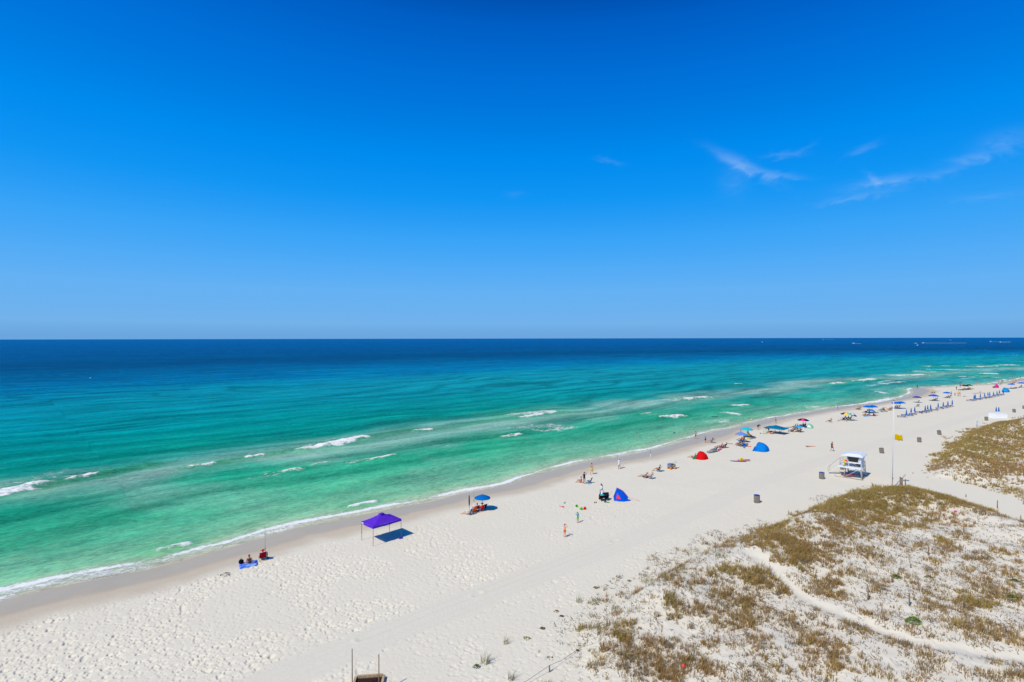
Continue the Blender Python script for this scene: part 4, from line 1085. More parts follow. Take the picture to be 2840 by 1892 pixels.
def chair(loc, label, col, rz=45, back=None, frame=None, group='folding beach chairs', scale=1.0):
    if not isinstance(loc, Vector): loc = G(*loc)
    t = thing('beach_chair', label, 'chair', loc, rz, group, scale)
    part('frame', CH_FRAME, frame or ALU, t); part('seat', CH_SEAT, COL[col], t); part('backrest', CH_BACK, COL[back or col], t)
    for s_ in (-1, 1): part('armrest', CH_ARM, COL[col] if frame else ALU, t, (.27 * s_, -.08, .42))
    return t
# folded beach towel / blanket with a rumpled surface
def towel(corners, label, m_, name='towel', cat='towel', group=None):
    P = [G(*c) for c in corners]
    rows = []
    for i in range(9):
        u = i / 8; row = []
        for j in range(9):
            v = j / 8
            q = (P[0] * (1 - v) + P[1] * v) * (1 - u) + (P[3] * (1 - v) + P[2] * v) * u
            row.append(q + Vector((0, 0, .03 + .025 * math.sin(i * 2.1 + j * 1.3) + .015 * math.sin(j * 3.3))))
        rows.append(row)
    c = sum(P, Vector()) / 4
    rows = [[q - c for q in r] for r in rows]
    o = part(name, MB().sheet(rows, .012).mesh(name, True), m_, None, c)
    return tag(o, label, cat, group)
def single(name, me, m_, loc, label, cat, rz=0, group=None, rot=None, scale=None):
    if not isinstance(loc, Vector): loc = G(*loc)
    o = part(name, me, m_, None, loc, rot or (0, 0, R(rz)), scale=scale)
    return tag(o, label, cat, group)
def rod(loc, label, h=3.0, lean=(0, 0), m_=None, group='fishing rods standing by the water'):
    """a surf rod in its sand spike: spike, handle, reel and tapering blank"""
    if not isinstance(loc, Vector): loc = G(*loc)
    t = thing('fishing_rod', label, 'fishing rod', loc, 0, group)
    part('sand_spike', MB().tube((0, 0, -.2), (0, 0, .75), .028, .03).mesh('sand_spike', True), WHITE, t)
    part('handle', MB().tube((0, 0, .5), (lean[0] * .2, lean[1] * .2, 1.25), .018).mesh('handle', True), DARK, t)
    part('reel', MB().ell((.02, -.05, 1.02), (.035, .05, .06)).mesh('reel', True), DARK, t)
    part('blank', MB().path([(lean[0] * .2, lean[1] * .2, 1.2), (lean[0] * .5, lean[1] * .5, h * .7), (lean[0], lean[1], h)], [.012, .009, .005], 6).mesh('blank', True), m_ or plain('rod_grey', (90, 92, 90), .5), t)
    return t

# ------------------------------------------------------------------ things, near to far
ORD = ['first', 'second', 'third', 'fourth', 'fifth', 'sixth', 'seventh', 'eighth', 'ninth', 'tenth', 'eleventh', 'twelfth', 'thirteenth', 'fourteenth', 'fifteenth', 'sixteenth', 'seventeenth', 'eighteenth', 'nineteenth', 'twentieth']

# --- end of the boardwalk at the bottom edge, with its two tall poles
bw = thing('boardwalk', 'slatted wooden boardwalk end with tan frame at the bottom edge', 'boardwalk', G(1018, 1914), 6)
for x_ in (-.86, .86): part('side_rail', MB().box((x_, -.5, .12), (.14, 3.1, .22)).mesh('side_rail'), TAN, bw)
part('end_rail', MB().box((0, 1.12, .124), (1.58, .13, .22)).mesh('end_rail'), TAN, bw)
slat = MB().box((0, 0, 0), (.075, 3.0, .03)).mesh('slat'); DARKWOOD = plain('dark_wood', (64, 40, 34), .75, var=.3)
for i in range(14): part('slat', slat, DARKWOOD, bw, (-.74 + i * .114, -.48, .10))
part('underframe', MB().box((0, -.48, .03), (1.58, 3.0, .05)).mesh('underframe'), plain('black_wood', (22, 15, 13), .9), bw)
for px_, py_, h_, lb in ((977, 1927, 2.75, 'left tall thin pole beside the boardwalk end'), (1051, 1925, 2.38, 'right tall thin pole beside the boardwalk end')):
    single('walkway_pole', MB().tube((0, 0, -.3), (.0, 0, h_), .036, .03).mesh('walkway_pole', True), WOOD, (px_, py_), lb, 'pole', group='boardwalk poles')

# --- isolated grass tufts and small plants on the open sand
def tuft_obj(px_, py_, h_, label, n_=26, col_=(0.27, 0.25, 0.09), spread_=.22, name='grass_tuft', cat='grass tuft', lean=(.3, .12), w_=.024):
    q = G(px_, py_); r_ = np.random.default_rng(int(px_ * 7 + py_))
    V_, F_, C_ = blades(r_, np.zeros(1), np.zeros(1), np.zeros(1), n_, np.array([h_]), np.array([spread_]), np.array([col_]), lean, w_)
    o = part(name, tri_mesh(name, V_, F_, C_), mg, None, q)
    return tag(o, label, cat, 'small plants on the open sand')
tuft_obj(1346, 1838, .85, 'large grass tuft above the boardwalk poles, left of the rope post', 40, spread_=.3)
tuft_obj(1402, 1784, .55, 'small grass tuft standing alone on trodden sand left of the dunes', 26)
tuft_obj(1419, 1884, .65, 'grass tuft at the bottom edge, left of the rope post', 34)
tuft_obj(1495, 1809, .42, 'thin upright grass shoot above the rope post', 8, spread_=.08)
tuft_obj(1640, 1708, .5, 'thin grass shoot between the creeping plants and the dune edge', 14)
tuft_obj(1606, 1668, .6, 'pale grass tuft at the seaward tip of the dune', 30, spread_=.35)
tuft_obj(1645, 1674, .55, 'grey-green grass tuft just right of the pale dune tip tuft', 30, spread_=.4)
tuft_obj(1791, 1616, .7, 'leaning grass tuft on the dune edge, left of the wide tuft', 44, spread_=.5)
tuft_obj(1850, 1612, .55, 'wide low grass tuft on the seaward dune edge', 40, spread_=.6)
tuft_obj(1890, 1592, .65, 'dark grass tuft nearest the vehicle track', 40, spread_=.5)
tuft_obj(1924, 1528, .5, 'yellow-green grass tuft farthest out on the sand', 36, (0.28, 0.27, 0.04), .5)
tuft_obj(1998, 1545, .55, 'long ragged grass clump at the dune foot', 60, spread_=.5)
tuft_obj(1770, 1640, .5, 'brownish grass tuft behind the leaning dune tuft', 30, (0.30, 0.22, 0.09), .4)
tuft_obj(1700, 1690, .55, 'slender grass tuft left of the tall bushy one', 26, spread_=.3)
tuft_obj(1760, 1695, .55, 'pair of wispy grass stems below the leaning tuft', 26, spread_=.4)
tuft_obj(2590, 1300, .5, 'small round grass tuft at the tip of the far dune', 40, (.22, .2, .05), .4)
tuft_obj(2640, 1318, .5, 'ragged tuft by the sand path beneath the far dune', 40, (.2, .18, .06), .7)
def leafy(px_, py_, r_, h_, label, col_, cat='plant', nl=60, name='creeping_plant'):
    rr = np.random.default_rng(int(px_ + py_ * 3)); V_, F_, C_ = [], [], []
    for i in range(nl):
        a = rr.uniform(0, 6.283); d = r_ * math.sqrt(rr.uniform(0, 1)); z = h_ * max(0.15, 1 - (d / r_) ** 2) * rr.uniform(.55, 1)
        c = Vector((d * math.cos(a), d * math.sin(a) * .8, z)); l_ = rr.uniform(.07, .13); t_ = Vector((math.cos(a + rr.normal(0, .7)), math.sin(a + rr.normal(0, .7)), rr.uniform(-.1, .7))).normalized()
        s_ = t_.cross(Vector((0, 0, 1))).normalized() * l_ * .4
        k_ = len(V_); V_ += [c - t_ * l_ * .5, c + s_, c + t_ * l_ * .5, c - s_]; F_ += [(k_, k_ + 1, k_ + 2), (k_, k_ + 2, k_ + 3)]
        C_ += [np.array(col_) * rr.uniform(.6, 1.4)] * 4
    o = part(name, tri_mesh(name, np.array(V_), np.array(F_), np.array(C_)), mg, None, G(px_, py_))
    if nl <= 20 or cat == 'seaweed': o['kind'] = 'stuff'
    return tag(o, label, cat, 'small plants on the open sand')
GRN = (0.27, 0.40, 0.02)
leafy(2535, 1726, .58, .42, 'bright green rounded bush in the sandy dune hollow', GRN, 'bush', 420, 'green_bush')
leafy(2484, 1601, .40, .30, 'small bright green bush right beside a dune post', GRN, 'bush', 220, 'green_bush')
leafy(2806, 1660, .60, .35, 'green bush in brown grass near the right edge', (0.20, 0.28, 0.02), 'bush', 300, 'green_bush')
leafy(2576, 1602, .34, .2, 'low grey-green bush behind the post pair', (0.28, 0.32, 0.12), 'bush', 120, 'green_bush')
leafy(2815, 1612, .36, .22, 'little green bush above the right edge bush', (0.2, 0.28, 0.03), 'bush', 120, 'green_bush')
leafy(1505, 1744, .22, .14, 'brown-green creeping plant midway along the trodden sand', (0.16, 0.15, 0.03), nl=40)
leafy(1461, 1771, .32, .10, 'scattered yellow-green leaves on the sand near the lone tuft', (0.26, 0.25, 0.03), nl=34)
leafy(1557, 1710, .18, .12, 'dark creeping plant nearer the dune than the reddish one', (0.18, 0.10, 0.04), nl=34)
leafy(1543, 1696, .20, .10, 'reddish creeping plant farthest from the boardwalk', (0.28, 0.13, 0.05), nl=34)
leafy(1322, 1850, .26, .18, 'green leafy plant left of the large grass tuft', (0.15, 0.17, 0.02), nl=50)
leafy(1652, 1631, .26, .14, 'olive leafy plant above the pale dune tip tuft', (0.18, 0.15, 0.03), nl=44)
leafy(1746, 1612, .22, .12, 'small leafy sprig left of the leaning dune tuft', (0.18, 0.14, 0.03), nl=34)
leafy(1525, 1826, .3, .06, 'dark fallen leaves lying above the rope post', (0.06, 0.06, 0.03), nl=18)
leafy(1602, 1805, .12, .1, 'dark seed head lying at the end of the rope', (0.07, 0.07, 0.08), nl=30)
leafy(626, 1594, .5, .14, 'dark dry seaweed clump in front of the blue towel', (0.10, 0.065, 0.045), 'seaweed', 60, 'seaweed_clump')

# --- dune posts
def post(px_, py_, hpx, label, r_=.055, group='wooden posts on the dunes', m_=WOOD):
    q = G(px_, py_); k_ = math.hypot(q.y, 0) / F_PX
    h_ = hpx * q.y / F_PX
    lean = ((px_ * 13 % 7) - 3) * .008
    o = single('dune_post', MB().path([(0, 0, -.4), (lean * h_ * .5, 0, h_ * .6), (lean * h_, 0, h_ - .02), (lean * h_, 0, h_)], [r_, r_ * .97, r_ * .93, r_ * .6], 9).mesh('dune_post', True), m_, q, label, 'post', group=group)
    return o
ROWP = [(2408, 1665, 38), (2475, 1616, 22), (2526, 1576, 13), (2575, 1540, 24), (2673, 1477, 15), (2701, 1456, 9), (2733, 1428, 21), (2766, 1410, 22)]
for i, q in enumerate(ROWP): post(*q, f'{ORD[i]} weathered wooden post of the row crossing the dune hollow, counted from the nearest')
post(2522, 1681, 36, 'tall wooden post just behind the round green bush')
post(2673, 1689, 43, 'tallest dark wooden post beside brown grass at right')
post(2831, 1442, 13, 'pale short post at the right edge below the sand path', m_=GREYWOOD)
post(2679, 1379, 8, 'short post on the grassy crest beside the sand path')
post(2704, 1341, 12, 'leftmost post on the far side of the sand path')
post(2748, 1346, 9, 'middle post on the far side of the sand path')
post(2806, 1364, 14, 'right post on the far side of the sand path, by the grass edge')
post(2838, 1399, 12, 'post cut by the right edge at the sand path', m_=GREYWOOD)
post(2728, 1234, 8, 'left of the two posts standing together on the far dune', .05)
post(2733.5, 1233, 9, 'right of the two posts standing together on the far dune', .05)
for i, (x_, y_, h_) in enumerate(((2815, 1160, 4), (2824, 1160, 5), (2831, 1161, 7), (2838, 1159, 8))): post(x_, y_, h_, f'{ORD[i]} post from the white storage box on the far dune crest', .06)
post(2817, 1205, 9, 'lone post in brown grass of the far dune', .05)
rp_ = post(1524, 1864, 19, 'short wooden post with a rope near the bottom edge', .05)
a_, b_ = G(1594, 1812), G(1390, 1935); pc = G(1524, 1864); top_ = pc + Vector((0, 0, .42))
rope = MB().path([a_ + Vector((0, 0, .12)), (a_ + top_) / 2 - Vector((0, 0, .05)), top_, (top_ + b_) / 2 - Vector((0, 0, .02)), b_ + Vector((0, 0, .5))], .012, 6)
rope.v = [tuple(Vector(v) - pc) for v in rope.v]
single('rope', rope.mesh('rope', True), plain('rope_grey', (104, 98, 92), .8), pc, 'thin rope strung across the post near the bottom edge', 'rope')
single('rope_stake', MB().tube((0, 0, -.2), (0.02, 0, .16), .03, .02).mesh('rope_stake'), WOOD, (1594, 1812), 'small stake holding the far end of the rope', 'stake')

# --- litter in the dunes
single('plastic_bag', MB().ell((0, 0, .1), (.2, .16, .13), None, 9, 6).mesh('plastic_bag'), plain('pink_plastic', (236, 60, 150), .4), (2650, 1421), 'bright pink scrap lying in the dune grass', 'litter', 20)
single('plastic_bag', MB().ell((0, 0, .12), (.17, .12, .15), None, 8, 6).mesh('plastic_bag'), plain('red_plastic', (236, 84, 80), .4), (1895, 1853), 'red scrap caught in brown grass near the bottom edge', 'litter', 50)

# --- gate at the head of the sand path
gt = thing('path_gate', 'broken grey wooden gate leaning at the head of the sand path', 'gate', G(2499, 1351), 0)
part('post', MB().path([(0, 0, -.5), (-.02, 0, 1.42)], [.055, .05], 8).mesh('post', True), WOOD, gt, (-.14, 0, 0)); part('post', MB().path([(0, 0, -.5), (.0, 0, 1.2)], [.055, .05], 8).mesh('post', True), WOOD, gt, (.17, -.05, 0))
brd = MB().box((0, 0, 0), (.075, .025, 1.0)).mesh('board')
for i, (x_, z_) in enumerate(((-.08, .84), (.02, .80), (.11, .76))): part('board', brd, GREYWOOD, gt, (x_, .02, z_), (0, R(-3), 0))
part('top_rail', MB().bar((-.22, .0, 1.44), (.24, -.02, 1.2), .05, .09).mesh('top_rail'), WOOD, gt); part('lower_rail', MB().bar((-.18, .0, .52), (.22, -.02, .36), .05, .08).mesh('lower_rail'), WOOD, gt)
part('brace', MB().bar((-.75, -.1, -.02), (-.12, 0, .45), .06, .06).mesh('brace'), WOOD, gt)
post(2511, 1352, 23, 'thick leaning post right of the broken path gate', .075)

# --- flagpole
q_ = on_plane(2475, 1362, 0.0); FY = float(q_[1]) + 1.2; fp_ = at_depth(2474.5, 1355, FY)
fp_.z = float(terrain_z(np.array([fp_.x]), np.array([fp_.y]))[0])
ft_ = at_depth(2478.5, 1112, FY); hp_ = ft_.z - fp_.z; lx_top = ft_.x - fp_.x
fl = thing('flagpole', 'tall white flagpole behind the grassy dune crest', 'flagpole', fp_)
part('pole', MB().path([(0, 0, -.4), (lx_top * .5, 0, hp_ * .5), (lx_top, 0, hp_)], [.055, .046, .034], 12).mesh('pole', True), plain('pole_white', (214, 214, 212), .5, var=.05), fl)
part('finial', MB().ell((lx_top, 0, hp_ + .10), (.10, .10, .10), None, 14, 10).mesh('finial', True), plain('gold_ball', (170, 140, 70), .3, metal=.8), fl)
part('cleat', MB().box((.1, -.02, 1.4), (.06, .04, .22)).mesh('cleat'), STEEL, fl)
f0_ = at_depth(2481, 1204, FY); z0_, z1_ = f0_.z, at_depth(2481, 1219.5, FY).z; x0_ = f0_.x; wf_ = 19.5 * FY / F_PX
rows = [[(i / 10 * wf_, .10 * math.sin(i * 1.15 + j * .35) * i / 10 - i * .015, (j / 6 - 1) * (z0_ - z1_) - .16 * (i / 10) ** 1.3 + .05 * math.sin(i * .9)) for i in range(11)] for j in range(7)]
single('yellow_flag', MB().sheet(rows, .006).mesh('yellow_flag', True), COL['yellow'] if False else cloth('flagyellow', (238, 196, 0), tr=.25), Vector((x0_, fp_.y - .02, z0_)), 'yellow warning flag flying halfway up the white flagpole', 'flag')
part('halyard', MB().path([(lx_top, -.09, hp_ - .1), (.3, -.10, z0_ - fp_.z), (.26, -.10, z1_ - fp_.z), (.14, -.1, 1.5)], .006, 5).mesh('halyard'), WHITE, fl)

# --- lifeguard tower
TW = G(2391, 1332.5)
tw = thing('lifeguard_tower', 'white lifeguard tower on a skid frame beside the flagpole', 'lifeguard tower', TW, 47)
GALV = plain('galvanised_tube', (176, 170, 160), .5, metal=.3); TWWHITE = plain('tower_white', (214, 220, 226), .5, var=.03); GLASS = plain('dark_glass', (34, 28, 30), .12, spec=.6, var=.2)
TWGREY = plain('tower_panel', (198, 206, 216), .5, var=.05)
for x_ in (0, 3.15): part('skid', MB().path([(x_, -.15, .07), (x_, 3.0, .07), (x_, 3.35, .10), (x_, 3.6, .26)], .06, 8).mesh('skid', True), GALV, tw)
for y_ in (0.02, 2.35): part('cross_beam', MB().tube((0, y_, .09), (3.15, y_, .09), .05).mesh('cross_beam', True), GALV, tw)
LEG = [((0, .02, .1), (.42, .30, 1.6)), ((3.15, .02, .1), (2.75, .30, 1.6)), ((0, 2.35, .1), (.42, 2.3, 1.6)), ((3.15, 2.35, .1), (2.75, 2.3, 1.6))]
for a, b in LEG: part('leg', MB().tube(a, b, .055).mesh('leg', True), GALV, tw)
part('back_strut', MB().tube((3.15, .02, .1), (2.75, .12, 2.4), .045).mesh('back_strut', True), GALV, tw); part('back_strut', MB().tube((0, .02, .1), (.42, .12, 2.4), .045).mesh('back_strut', True), GALV, tw)
for a, b in (((0, 2.35, .12), (.42, .35, 1.5)), ((3.15, 2.35, .12), (2.75, .35, 1.5)), ((0, .02, .14), (2.72, .2, 1.5)), ((3.15, .02, .14), (.45, .2, 1.5)), ((.05, 2.35, .14), (1.6, 2.3, 1.5)), ((3.1, 2.35, .14), (1.6, 2.3, 1.5))):
    part('brace', MB().tube(a, b, .038, None, 7).mesh('brace', True), GALV, tw)
part('deck', MB().box((1.58, 1.62, 1.64), (2.7, 2.95, .16)).mesh('deck'), TWWHITE, tw)
part('apron', MB().box((1.58, 3.12, 1.60), (2.74, .05, .24)).mesh('apron'), TWWHITE, tw); part('apron', MB().box((.20, 1.62, 1.60), (.05, 2.95, .24)).mesh('apron'), TWWHITE, tw)
# cabin: low walls, flared window band, back wall, roof
part('sill_wall', MB().box((.47, 1.05, 2.37), (.07, 1.56, .2)).mesh('sill_wall'), TWWHITE, tw); part('sill_wall', MB().box((2.71, 1.05, 2.37), (.07, 1.56, .2)).mesh('sill_wall'), TWWHITE, tw)
for x_ in (.47, 2.71): part('cabin_post', MB().box((x_, 1.80, 2.0), (.08, .08, .56)).mesh('cabin_post'), TWWHITE, tw)
for y_ in (.9, 1.35): part('cabin_brace', MB().bar((.47, y_ - .4, 1.73), (.47, y_ + .4, 2.26), .035, .035).mesh('cabin_brace'), GALV, tw)
part('sill_wall', MB().box((1.59, 1.86, 2.37), (2.16, .06, .2)).mesh('sill_wall'), TWWHITE, tw)
part('bench', MB().box((1.59, .75, 2.0), (1.8, .5, .08)).mesh('bench'), GREYWOOD, tw)
bk = part('back_wall', MB().box((1.59, .22, 2.42), (2.30, .07, 1.9)).mesh('back_wall'), TWGREY, tw)
part('emblem', MB().add([(1.0, .165, 2.85), (1.6, .165, 2.85), (1.3, .165, 3.25), (1.0, .18, 2.85), (1.6, .18, 2.85), (1.3, .18, 3.25)], [(0, 2, 1), (3, 4, 5), (0, 1, 4, 3), (1, 2, 5, 4), (2, 0, 3, 5)]).mesh('emblem'), WHITE, bk)
for z_ in (2.45, 1.85):
    part('notice', MB().box((1.55, .175, z_), (.62, .02, .48)).mesh('notice'), plain('notice_lilac', (206, 202, 220), .5), bk)
    part('notice_mark', MB().ell((1.55, .16, z_), (.10, .008, .14), None, 10, 6).mesh('notice_mark'), plain('notice_dark', (44, 40, 70), .5), bk)
def pane(pts, name, m_):
    c = sum((Vector(q) for q in pts), Vector()) / 4; nn = (Vector(pts[1]) - Vector(pts[0])).cross(Vector(pts[3]) - Vector(pts[0])).normalized() * .015
    V_ = [Vector(q) + nn for q in pts] + [Vector(q) - nn for q in pts]
    return MB().add(V_, [(0, 1, 2, 3), (7, 6, 5, 4), (0, 4, 5, 1), (1, 5, 6, 2), (2, 6, 7, 3), (3, 7, 4, 0)]).mesh(name)
part('window', pane([(.45, .62, 2.48), (.45, 1.82, 2.48), (.28, 1.95, 3.32), (.28, .50, 3.32)], 'window', GLASS), GLASS, tw)
part('window', pane([(2.73, .62, 2.48), (2.73, 1.82, 2.48), (2.90, 1.95, 3.32), (2.90, .50, 3.32)], 'window', GLASS), GLASS, tw)
part('window', pane([(.55, 1.90, 2.48), (2.63, 1.90, 2.48), (2.75, 2.08, 3.32), (.43, 2.08, 3.32)], 'window', GLASS), GLASS, tw)
for a, b in (((.46, 1.88, 2.44), (.31, 2.05, 3.36)), ((2.72, 1.88, 2.44), (2.87, 2.05, 3.36)), ((.46, .55, 2.44), (.30, .42, 3.36)), ((2.72, .55, 2.44), (2.88, .42, 3.36))):
    part('corner_post', MB().bar(a, b, .09, .09).mesh('corner_post'), TWWHITE, tw)
part('side_panel', pane([(.46, .20, 2.44), (.46, .52, 2.44), (.30, .40, 3.34), (.30, .16, 3.34)], 'side_panel', TWWHITE), TWWHITE, tw); part('side_panel', pane([(2.72, .20, 2.44), (2.72, .52, 2.44), (2.88, .40, 3.34), (2.88, .16, 3.34)], 'side_panel', TWWHITE), TWWHITE, tw)
e = [(-.05, -.12, 3.36), (3.23, -.12, 3.36), (3.23, 2.75, 3.30), (-.05, 2.75, 3.30)]; e2 = [(q[0], q[1], q[2] + .09) for q in e]; tp = [(.5, .4, 3.72), (2.68, .4, 3.72), (2.68, 1.9, 3.70), (.5, 1.9, 3.70)]
part('roof', MB().add(e + e2 + tp, [(3, 2, 1, 0), (0, 1, 5, 4), (1, 2, 6, 5), (2, 3, 7, 6), (3, 0, 4, 7), (4, 5, 9, 8), (5, 6, 10, 9), (6, 7, 11, 10), (7, 4, 8, 11), (8, 9, 10, 11)]).mesh('roof'), TWWHITE, tw)
rl = MB()
for z_ in (2.1, 2.45, 2.72):
    rl.path([(.28, 1.9, z_), (.28, 3.02, z_), (1.1, 3.04, z_)], .018, 6); rl.path([(2.88, 1.9, z_), (2.88, 3.02, z_), (2.05, 3.04, z_)], .018, 6)
for q in ((.28, 1.95), (.28, 2.5), (.28, 3.02), (1.1, 3.04), (2.88, 1.95), (2.88, 2.5), (2.88, 3.02), (2.05, 3.04)): rl.tube((q[0], q[1], 1.7), (q[0], q[1], 2.74), .018, None, 6)
rl.tube((.28, 1.95, 1.75), (.28, 2.95, 2.7), .016, None, 6)
part('railing', rl.mesh('railing', True), plain('rail_paint', (206, 190, 178), .5), tw)
rm = part('ramp', MB().sheet([[(1.2 + j * .25, 3.05 + i * .42, 1.66 - i * .40) for j in range(4)] for i in range(5)], .05).mesh('ramp'), TWWHITE, tw)
for x_ in (1.15, 2.0): part('ramp_rail', MB().path([(x_, 3.0, 2.7), (x_, 3.3, 2.55), (x_, 4.5, 1.3), (x_, 4.75, .95), (x_, 4.65, .3)], .022, 6).mesh('ramp_rail', True), GALV, rm)
single('rescue_can', MB().path([(0, 0, 0), (0, 0, .06), (0, 0, .18), (0, 0, .42), (0, 0, .5)], [.03, .10, .12, .12, .05], 12).mesh('rescue_can', True), plain('can_yellow', (236, 196, 16), .45), tw.matrix_basis @ Vector((.16, 2.35, 2.2)), 'upper yellow rescue can hanging on the tower rail', 'rescue can', group='rescue cans on the lifeguard tower')
single('rescue_can', MB().path([(0, 0, 0), (0, 0, .06), (0, 0, .18), (0, 0, .38), (0, 0, .46)], [.03, .10, .12, .12, .05], 12).mesh('rescue_can', True), plain('can_yellow', (236, 196, 16), .45), tw.matrix_basis @ Vector((.16, 2.40, 1.74)), 'lower yellow rescue can hanging on the tower rail', 'rescue can', group='rescue cans on the lifeguard tower')
single('rescue_tube', MB().path([(0, 0, 0), (0, .2, .03), (0, .8, .03), (0, 1.0, 0)], [.05, .1, .1, .05], 10).mesh('rescue_tube', True), plain('tube_red', (214, 24, 30), .45), tw.matrix_basis @ Vector((.16, 1.95, 2.55)), 'dark red rescue tube lying along the tower railing', 'rescue tube')
single('rescue_board', MB().path([(0, -1.4, .18), (0, -1.2, .18), (0, 0, .16), (0, 1.1, .18), (0, 1.35, .22)], [(.02, .02), (.2, .05), (.28, .06), (.2, .05), (.02, .02)], 12, xdir=(1, 0, 0)).mesh('rescue_board', True), plain('board_red', (206, 22, 32), .35), tw.matrix_basis @ Vector((.9, 1.9, .12)), 'red rescue board lying under the lifeguard tower', 'rescue board', 100)

# --- slatted litter bins
BSL = MB().box((0, 0, 0), (.095, .03, .90)).mesh('slat'); BRIM = MB().lathe([(.33, 0), (.375, 0), (.375, .05), (.33, .05), (.33, 0)], 20).mesh('rim', True)
BBAG = MB().lathe([(.31, .12), (.325, .9), (.37, .95), (.37, .98), (.30, .97), (.27, .5), (.02, .45)], 20).mesh('bag', True); BDRUM = MB().lathe([(.05, .05), (.30, .05), (.305, .85), (.05, .85)], 16).mesh('drum', True)
BAGM = plain('bag_blue', (20, 62, 170), .4); BINM = plain('bin_slat', (136, 128, 118), .85, var=.18, scale=8); BIND = plain('bin_dark', (70, 66, 66), .8)
def bin_(loc, label, bag=True, tilt=None, rz=10):
    t = thing('litter_bin', label, 'litter bin', loc if isinstance(loc, Vector) else G(*loc), rz, 'slatted litter bins', 1.0, tilt)
    for i in range(18):
        a = 2 * math.pi * i / 18; part('slat', BSL, BINM, t, (.35 * math.cos(a), .35 * math.sin(a), .49), (0, 0, a + math.pi / 2))
    part('drum', BDRUM, BIND, t); part('rim', BRIM, BINM, t, (0, 0, .90)); part('rim', BRIM, BINM, t, (0, 0, .08))
    if bag: part('bag', BBAG, BAGM, t)
bin_((2099, 1394), 'nearest slatted litter bin, standing alone on smooth sand'); bin_((2279, 1328), 'slatted litter bin left of the lifeguard tower'); bin_((2337, 1302), 'slatted litter bin behind the lifeguard tower ramp')
bin_((2446, 1257), 'leaning grey bin between the tower roof and the flagpole', False, ('Y', -9)); bin_((2550, 1226.5), 'grey bin right of the flag, nearer of the leaning pair', False, ('Y', -5)); bin_((2606, 1206), 'tilted grey bin nearest the tip of the far dune', False, ('Y', -12))
bin_((2736, 1166.5), 'grey bin between the notice board and the white storage box', False, ('Y', -6)); bin_((2813, 1144), 'grey bin right of the white storage box', False, ('Y', -6)); bin_((2840, 1134), 'grey bin cut by the right edge', False)

# --- storage box, notice board
sb = thing('storage_box', 'large white storage box at the foot of the far dune', 'storage box', G(2777, 1161), 3)
part('body', MB().box((0, .9, .6), (3.5, 1.8, 1.16)).mesh('body'), WHITE, sb)
for s_ in (-1, 1): part('door', MB().box((s_ * .86, -.02, .6), (1.68, .035, 1.08)).mesh('door'), WHITE, sb)
for s_ in (-1, 1): part('lid', MB().box((s_ * .875, .9, 1.215), (1.73, 1.9, .06)).mesh('lid'), WHITE, sb)
nb_ = thing('notice_board', 'small white notice board on a post by the far dune', 'sign', G(2709.5, 1183), 4)
part('post', MB().box((0, 0, .7), (.09, .09, 1.4)).mesh('post'), GREYWOOD, nb_); pn_ = part('panel', MB().box((0, -.06, 1.08), (.92, .03, .62)).mesh('panel'), WHITE, nb_)
for i in range(4): part('text_line', MB().box((0, -.08, 1.27 - i * .12), (.7 - (i % 2) * .15, .006, .035)).mesh('text_line'), plain('print_grey', (150, 160, 180), .6), pn_)
closed_umbrella((2763, 1150), 'left closed umbrella behind the white storage box', group='closed umbrellas by the storage box'); closed_umbrella((2770, 1150), 'right closed umbrella behind the white storage box', group='closed umbrellas by the storage box')

# --- near group: towel, fisherman
TWL = mat('towel_pattern', lin((8, 78, 214)), .9, col2=lin((140, 184, 240)), scale=2.6)
towel([(661, 1565), (712.7, 1553), (714.6, 1567.6), (665, 1579)], 'blue and white patterned beach blanket under the sitting woman', TWL, 'beach_blanket', 'blanket')
person((691, 1562), 'prop', 28, {'brief': 'navy', 'bra': 'black'}, 'person in dark bikini sitting on the blue patterned blanket', 2, 1)
bgm = MB().ell((0, 0, .2), (.24, .2, .24), None, 12, 8); bgm.path([(-.12, 0, .38), (-.06, 0, .55), (.06, 0, .55), (.12, 0, .38)], .015, 6)
single('beach_bag', bgm.mesh('beach_bag', True), COL['black'], (669, 1564), 'round black bag on the left end of the blue blanket', 'bag')
chair((728, 1552), 'red beach chair of the person in the red hat', 'darkred', 32, scale=1.1)
person((728, 1552), 'chair', 32, {'shorts': 'plum', 'hat': 'red'}, 'person in red hat sitting in a red beach chair', 0, 1, scale=1.0)
rod((735.5, 1550), 'fishing rod standing behind the person in the red hat', 3.4)
bp_ = thing('backpack', 'grey backpack hanging behind the red beach chair', 'backpack', G(737, 1551) + Vector((0, 0, .1)), 20)
part('pack', MB().ell((0, 0, .36), (.2, .14, .3), None, 12, 8).mesh('pack', True), COL['grey'], bp_); part('pocket', MB().ell((0, -.1, .26), (.14, .08, .15), None, 10, 6).mesh('pocket', True), COL['grey'], bp_)
single('sandals', MB().ell((0, 0, .06), (.12, .22, .07), None, 10, 6).mesh('sandals', True), COL['steel'], (742.5, 1549), 'dark blue shoes in the shade of the red chair', 'shoes')

